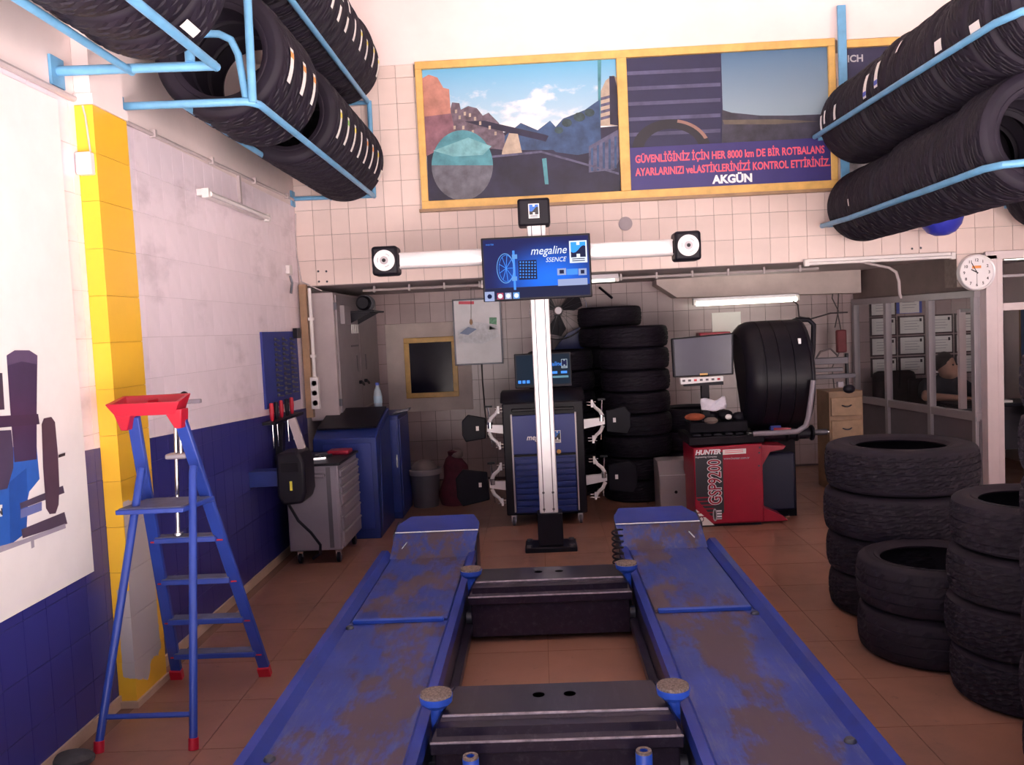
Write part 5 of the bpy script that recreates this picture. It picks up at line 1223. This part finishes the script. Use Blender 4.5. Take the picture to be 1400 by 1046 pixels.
MB().tube([(HX1+.0,HC.y-.0,HC.z+R_-.004),(HX1+.10,HC.y-.02,HC.z+R_-.01),(HX1+.135,HC.y-.03,HC.z+R_-.05),(HX1+.12,HC.y-.05,HC.z+.2),(HX1+.09,HC.y-.05,HC.z-.05)], .020, 10).build('guard_strut', M['black'], wb_)
MB().tube([(HX1-.05,HC.y-.30,HC.z+R_*.66),(HX1-.06,HC.y-.38,HC.z+.12),(HX1-.03,HC.y-.40,HC.z-.02)], .013, 8).build('guard_strut', M['black'], wb_)
MB().box(HX1-.085,HX1-.065,HC.y-.36,HC.y-.34,1.30,1.42).build('slot_light_strip', M['alu_white'], wb_)  # white strip stands in for light seen between the struts
MB().tube([at(1112,520,Y=6.63),at(1109,545,Y=6.63),at(1105,572,Y=6.63),at(1101,583,Y=6.63),at(1090,590,Y=6.63),at(1060,592,Y=6.65),at(1030,593,Y=6.70)], .020, 10).build('guard_arm', M['grey_paint'], wb_)
# shaft
MB().tube([(1.68,6.95,.665),(2.10,6.95,.665)], [.045,.045], 18).build('spindle_housing', M['black'], wb_)
MB().tube([(2.10,6.95,.668),(2.24,6.95,.668)], .024, 16).build('shaft', M['dark_steel'], wb_)
MB().tube([(2.20,6.95,.668),(2.255,6.95,.668)], .012, 12).build('shaft_tip', M['steel'], wb_)
for x in (1.92, 2.0, 2.12): MB().lathe([(.055,-.012),(.062,-.006),(.062,.006),(.055,.012)], (x,6.95,.667), 'X', 20).build('clamping_collar', M['black'], wb_)
# measuring arm at right
MB().box(2.10,2.48,6.96,7.02,1.085,1.12).build('sensor_rail', M['grey_dark'], wb_, bevel=.004)
MB().box(2.16,2.38,6.95,7.03,1.14,1.17).build('sensor_bar', M['grey_dark'], wb_, bevel=.004)
MB().box(2.14,2.42,6.95,7.05,1.20,1.25).build('sensor_bar', M['grey_dark'], wb_, bevel=.004)
MB().box(2.41,2.43,6.97,7.01,1.0,1.28).build('sensor_post', M['black'], wb_, bevel=.003)
MB().ball((2.42,6.95,1.0), .04, 12, (1.2,1,.9)).build('sensor_knob', M['black'], wb_)
MB().box(2.33,2.37,6.93,6.97,1.02,1.06).build('sensor_clip', M['grey_paint'], wb_)
MB().tube([(2.18,7.0,1.24),(2.22,7.0,1.30),(2.30,7.0,1.32),(2.36,7.0,1.26)], .008, 8).build('sensor_cable', M['pipe_dark'], wb_)
MB().box(1.66,2.0,6.99,7.03,.0,1.05).build('rear_support', M['black_matte'], wb_)
# its monitor on a pole with key panel
bmn = thing('balancer_monitor', 'grey blue flat monitor on a pole above the red balancer', 'monitor', (1.28, 6.9, .70))
q0, q1, q2, q3 = at(918,463,Y=6.86), at(1003,455,Y=6.86), at(1003,512,Y=6.86), at(921,516,Y=6.86)
MB().prism([q0,q1,q2,q3], (0,.05,0)).build('housing', M['black'], bmn, bevel=.006)
ins = lambda p, c, f: c+(p-c)*f
cen = (q0+q1+q2+q3)/4+Vector((0,-.002,0))
flat('screen', [ins(p+Vector((0,-.002,0)), cen, .93) for p in (q0,q1,q2,q3)], mat('off_screen_grey', (.065,.062,.10), .22, var=.05), bmn)
MB().box(cen.x-.03,cen.x+.03,6.855,6.858,1.165,1.18).build('badge', M['wood_yellow'], bmn)
kp = [at(930,517,Y=6.83),at(989,514,Y=6.83),at(989,521,Y=6.83),at(931,526,Y=6.83)]
MB().prism(kp, (0,.06,0)).build('key_panel', M['alu_white'], bmn, bevel=.003)
for k in range(7):
    c = kp[0]+(kp[1]-kp[0])*(.08+.135*k)+Vector((0,-.002,-.022)); MB().box(c.x-.011,c.x+.011,c.y,c.y+.003,c.z-.008,c.z+.008).build('key', M['ladder_red'] if k in (2,6) else M['grey_dark'], bmn)
MB().box(1.12,1.42,6.84,6.90,1.085,1.11).build('panel_shelf', M['black'], bmn)
MB().box(1.255,1.315,6.87,6.93,.70,1.17).build('pole', M['black'], bmn, bevel=.004)
# clutter on the tray
rg = thing('white_rag', 'crumpled white rag on the balancer tray', 'rag', (1.33,6.80,.87))
rm = MB(); n = 9; Vr = []
for i in range(n):
    for j in range(n):
        u, v = i/(n-1), j/(n-1); p_ = at(958+34*u, 545+15*v+2*math.sin(u*4), Y=6.80-.05*v)
        Vr.append((p_.x, p_.y+.02*math.sin(u*9+v*5), p_.z+.006*math.sin(u*9)*math.cos(v*7)))
rm.add(Vr, [(i*n+j,(i+1)*n+j,(i+1)*n+j+1,i*n+j+1) for i in range(n-1) for j in range(n-1)])
ro = rm.build('cloth', mat('white_cotton', (.74,.72,.82), .9, var=.12), rg); sm_ = ro.modifiers.new('s','SOLIDIFY'); sm_.thickness = .012
box_ = thing('tool_crate', 'black open crate of clutter on the balancer tray', 'crate', (1.36,6.95,.715))
MB().box(1.15,1.60,6.84,7.08,.715,.80).build('crate_body', M['black_matte'], box_, bevel=.01)
for k, (dx, dz, r_) in enumerate(((.05,.82,.05),(.15,.84,.06),(.27,.84,.055),(.38,.82,.05))): MB().ball((1.17+dx,6.93,dz), r_, 12, (1.2,1,.8)).build('cone', M['black'], box_)
tag(MB().ball(tuple(at(950,570,Y=6.78)), .05, 12, (1.6,1,.6)).build('leather_glove', mat('orange_brown_leather', (.30,.07,.03), .8, var=.3, scale=20)), 'orange brown work glove on the balancer tray', 'glove')
tag(MB().ball(tuple(at(972,575,Y=6.78)), .04, 12, (1.4,1,.7)).build('grey_glove', mat('grey_leather', (.16,.12,.11), .8, var=.3, scale=20)), 'grey brown work glove next to the orange one', 'glove')
tag(MB().ball(tuple(at(996,570,Y=6.77)), .022, 10, (1.2,.8,1)).build('paper_wad', M['paper']), 'crumpled white paper wad on the balancer tray', 'paper')
tag(MB().box(1.58,1.66,6.76,6.80,.70,.712).build('wheel_weight', M['steel']), 'bright strip of wheel weights at the tray edge', 'wheel weight')
tag(MB().box(1.78,1.86,6.86,6.92,.71,.745).build('blue_box', M['blue_paper'], bevel=.003), 'small pale blue packet beside the spindle', 'packet') 
tag(MB().bar((1.80,6.86,.72),(1.93,6.86,.715),.03,.022).build('red_hammer', M['red_cab']), 'red handled weight hammer on the spindle housing', 'hammer')

# grey box by the runway stop
gb = thing('grey_metal_box', 'grey metal cabinet with sloping lid behind the right runway', 'box', (1.06,7.3,0))
MB().prism([(.94,7.15,0),(.94,7.5,0),(.94,7.5,.44),(.94,7.28,.44),(.94,7.15,.33)], (.26,0,0)).build('body', M['beige_cab2'], gb, bevel=.006)
MB().box(.945,1.195,7.143,7.15,.02,.31).build('front_door', M['beige_cab2'], gb, bevel=.003)
MB().lathe([(.013,-.008),(.0,-.008)], (1.07,7.15,.20), 'Y', 14).build('lock_hole', M['black_matte'], gb)
MB().prism([(.94,7.147,.335),(1.20,7.147,.335),(1.20,7.147,.345),(.94,7.147,.345)], (0,-.006,0)).build('lid_edge', M['frame_grey'], gb)

# wooden drawer chest
wd = thing('drawer_chest', 'brown wooden chest of small drawers by the office partition', 'chest of drawers', (2.7,7.9,0))
MB().box(2.57,2.87,7.90,8.25,0,.90).build('carcass', M['wood_brown'], wd, bevel=.004)
for k in range(4):
    z = .885-.205*(k+1)
    d = MB().box(2.585,2.855,7.885,7.90,z,z+.165).build('drawer', mat('drawer_front_wood', (.40,.25,.14), .4, var=.2, scale=9), wd, bevel=.005)
    MB().tube([(2.68,7.88,z+.095),(2.70,7.87,z+.085),(2.72,7.868,z+.082),(2.74,7.87,z+.085),(2.76,7.88,z+.095)], .006, 6).build('pull', M['dark_steel'], d)
# things on the rear wall by the balancer
tag(MB().box(1.83,2.13,YR-.012,YR-.006,1.36,1.66).build('notice_sheet', M['paper']), 'white notice sheet taped below the lit tube', 'notice')
tag(MB().box(1.66,1.98,9.10,9.299,1.33,1.46).build('wall_box', M['red_cab'], bevel=.01), 'dark red wall box behind the balancer monitor', 'box')
tag(MB().box(2.13,2.20,YR-.02,YR-.008,1.40,1.50).build('wall_socket', M['grey_dark'], bevel=.004), 'dark socket beside the notice sheet', 'socket')
hg = thing('hanging_tool', 'red air tool hanging on a cable by the partition', 'air tool', (2.98,9.0,1.3))
c = at(1150,455,Y=9.0)
MB().box(c.x-.055,c.x+.045,8.96,9.02,c.z-.20,c.z+.03).build('body', mat('dusty_red', (.22,.05,.06), .6, var=.2), hg, bevel=.015)
MB().tube([(c.x,9.0,2.0),(c.x-.03,9.0,c.z+.2),(c.x,9.0,c.z+.02)], .006, 6).build('cable', M['pipe_dark'], hg)
MB().tube([(c.x-.02,9.0,c.z-.19),(c.x-.10,9.0,c.z-.35),(c.x-.08,9.0,c.z-.6)], .006, 6).build('cable', M['pipe_dark'], hg)
tag(MB().tube([(2.45,8.6,.88),(2.45,8.6,1.0)], .05, 12).build('oil_can', M['black']), 'dark can behind the sensor arm', 'can') if False else None

# ================================================================ office interior
od = thing('office_desk', 'dark office desk behind the partition glass', 'desk', (4.2,8.3,0))
MB().box(3.75,4.65,7.95,8.35,.69,.72).build('top', M['black'], od, bevel=.006)
for x in (3.78,4.58): MB().box(x,x+.04,7.98,8.32,0,.69).build('side_panel', M['grey_dark'], od)
MB().box(3.82,4.58,8.30,8.32,.25,.69).build('modesty_panel', M['grey_dark'], od)
tag(MB().prism([(4.02,8.02,.721),(4.24,8.0,.721),(4.25,8.14,.721),(4.03,8.16,.721)], (0,0,.02)).build('paper_stack', M['paper']), 'small stack of white papers on the office desk', 'papers')
ol = tube_fixture('unseen fluorescent fixture added to light the office certificates', (3.78,7.31,1.975), (4.5,7.31,1.975), 2, (0,0,.03), .012)  # added lamp, hidden behind the door head, brightens the office
ac = thing('armchair', 'dark padded armchair behind the left partition pane', 'armchair', (3.62,8.85,0))
MB().box(3.42,3.85,8.6,9.1,.12,.42).build('seat', M['black_matte'], ac, bevel=.05)
MB().box(3.42,3.85,9.05,9.2,.12,.98).build('backrest', M['black_matte'], ac, bevel=.06)
for x in (3.40,3.79): MB().box(x,x+.09,8.58,9.1,.12,.62).build('armrest', M['black_matte'], ac, bevel=.03)
for x in (3.45,3.80):
    for y in (8.63,9.12): MB().cyl((x,y,0),(x,y,.13),.02,n=10).build('leg', M['dark_steel'], ac)
oc = thing('office_chair', 'black office chair seen through the open doorway', 'office chair', (4.49,7.75,0))
MB().box(4.30,4.68,7.55,7.95,.44,.51).build('seat', M['black_matte'], oc, bevel=.03)
MB().box(4.32,4.68,7.93,8.0,.55,1.02).build('backrest', M['black_matte'], oc, bevel=.03)
MB().cyl((4.49,7.75,.08),(4.49,7.75,.45),.025).build('column', M['dark_steel'], oc)
for k in range(5): 
    a = 2*PI*k/5
    MB().bar((4.49,7.75,.09),(4.49+.24*math.cos(a),7.75+.24*math.sin(a),.05),.04,.03).ball((4.49+.24*math.cos(a),7.75+.24*math.sin(a),.03),.03,10).build('leg', M['black'], oc)
pw = thing('picture', 'blue picture in a dark frame seen through the office doorway', 'picture', (4.84,8.4,1.1))
MB().box(4.84,4.85,8.0,9.0,.98,1.60).build('frame', M['wood_brown'], pw); MB().box(4.832,4.842,8.05,8.95,1.03,1.55).build('print', mat('blue_picture_print', (.03,.08,.20), .4, var=.4, scale=4), pw)
pch = thing('visitor_chair', 'dark padded chair the seated person sits on in the office', 'chair', (3.95,8.72,0))
MB().box(3.72,4.18,8.50,8.95,.38,.44).build('seat', M['black_matte'], pch, bevel=.02)
MB().box(3.72,4.18,8.95,9.01,.44,.90).build('backrest', M['black_matte'], pch, bevel=.02)
for x in (3.75,4.15):
    for y in (8.53,8.92): MB().cyl((x,y,0),(x,y,.39),.015,n=10).build('leg', M['dark_steel'], pch)

# seated person: arms resting on the desk, head turned to the right
pe = thing('person', 'person in a dark short sleeved shirt seated at the office desk', 'person', (3.94,8.7,.44))
PXc, PYc = 3.93, 8.72
def limb(b, pts, rs, n=12):
    b.tube(pts, rs, n)
    for p_, r_ in zip(pts, rs): b.ball(p_, r_*1.0, n)
def blob(b, name, m, par, vox):
    o = b.build(name, m, par); r = o.modifiers.new('join', 'REMESH'); r.mode = 'VOXEL'; r.voxel_size = vox; r.use_smooth_shade = True
    s_ = o.modifiers.new('soft', 'SMOOTH'); s_.factor = .5; s_.iterations = 4; return o
hz = Vector((PXc+.0, PYc-.12, 1.035))
bd_ = MB()
bd_.ball(hz, .098, 20, (.82,1.0,1.22)); bd_.ball(hz+Vector((.035,-.035,-.07)), .06, 14, (.9,1,.9))
bd_.ball(hz+Vector((.088,-.055,-.01)), .018, 10, (1.2,.9,1.2)); bd_.ball(hz+Vector((.08,-.052,-.055)), .018, 10, (1,1.4,.6))
bd_.ball(hz+Vector((-.055,-.045,-.015)), .02, 10, (.5,.9,1.4)); bd_.ball(hz+Vector((.03,.085,-.01)), .02, 10, (.9,.5,1.4))
limb(bd_, [hz+Vector((0,.03,-.08)), (PXc, PYc-.07, .88)], [.052,.056])
limb(bd_, [(PXc,PYc-.06,.86),(PXc,PYc-.03,.68),(PXc,PYc,.52)], [.085,.115,.12])
for s in (-1,1):
    sh_ = Vector((PXc+s*.185,PYc-.05,.84)); el = Vector((PXc+s*.25,PYc-.24,.75 if s > 0 else .76)); wr_ = Vector((PXc+s*.09+.06,PYc-.46,.755))
    limb(bd_, [sh_, el, wr_], [.050,.045,.030])
    hv = Vector((-s*.6,-.8,0)).normalized(); bd_.ball(wr_+hv*.05, .042, 12, (1,1,.5))
    sd_ = Vector((hv.y,-hv.x,0))
    for f in range(4):
        b0_ = wr_+hv*.08+sd_*(f-1.5)*.02; ln = (.065,.078,.074,.056)[f]
        limb(bd_, [b0_, b0_+hv*ln*.5+Vector((0,0,.006)), b0_+hv*ln+Vector((0,0,-.012))], [.0105,.0100,.0085], 8)
    b0_ = wr_+hv*.03+sd_*s*.035
    limb(bd_, [b0_, b0_+hv*.03+sd_*s*.022, b0_+hv*.055+sd_*s*.026], [.0125,.0115,.0095], 8)
    limb(bd_, [(PXc+s*.10,PYc,.52),(PXc+s*.13,PYc-.40,.51),(PXc+s*.12,PYc-.46,.09)], [.085,.06,.042])
    limb(bd_, [(PXc+s*.12,PYc-.46,.06),(PXc+s*.13,PYc-.60,.04)], [.04,.035])
blob(bd_, 'body', M['skin'], pe, .010)
sh2 = MB()
limb(sh2, [(PXc,PYc-.055,.875),(PXc,PYc-.04,.70),(PXc,PYc,.50)], [.095,.150,.165], 16)
limb(sh2, [(PXc-.15,PYc-.05,.845),(PXc+.15,PYc-.05,.845)], [.078,.078])
for s in (-1,1): limb(sh2, [(PXc+s*.16,PYc-.05,.84),(PXc+s*.225,PYc-.16,.785)], [.076,.066])
blob(sh2, 'shirt', M['cloth'], pe, .011)
tr2 = MB(); limb(tr2, [(PXc-.09,PYc,.52),(PXc+.09,PYc,.52)], [.125,.125])
for s in (-1,1): limb(tr2, [(PXc+s*.10,PYc,.52),(PXc+s*.13,PYc-.40,.51),(PXc+s*.12,PYc-.46,.12)], [.105,.078,.06])
blob(tr2, 'trousers', M['jeans'], pe, .012)
hr2 = MB(); hr2.ball(hz+Vector((-.012,.018,.028)), .104, 20, (.84,1.0,1.12))
ho = hr2.build('hair', M['hair'], pe)
bmh = bmesh.new(); bmh.from_mesh(ho.data)
cutn = Vector((-.45,.35,.85)).normalized(); bmesh.ops.bisect_plane(bmh, geom=bmh.verts[:]+bmh.edges[:]+bmh.faces[:], plane_co=hz+Vector((0,0,.012)), plane_no=cutn, clear_inner=True); bmh.to_mesh(ho.data); bmh.free()
so = ho.modifiers.new('s','SOLIDIFY'); so.thickness = .012
for d_ in (Vector((.072,-.062,.018)), Vector((.02,-.095,.018))): MB().ball(hz+d_, .009, 8).build('eye', M['hair'], pe)
# floor object at the near left corner
lg = at(98,1044,Z=0)
tag(MB().ball((lg.x+.02, lg.y-.02, .028), .075, 14, (1.1,.8,.42)).build('dark_rag', mat('dark_grey_rag', (.05,.05,.055), .9, var=.3, scale=20, bump=.4)), 'dark rag on the floor at the foot of the blue wall', 'rag')
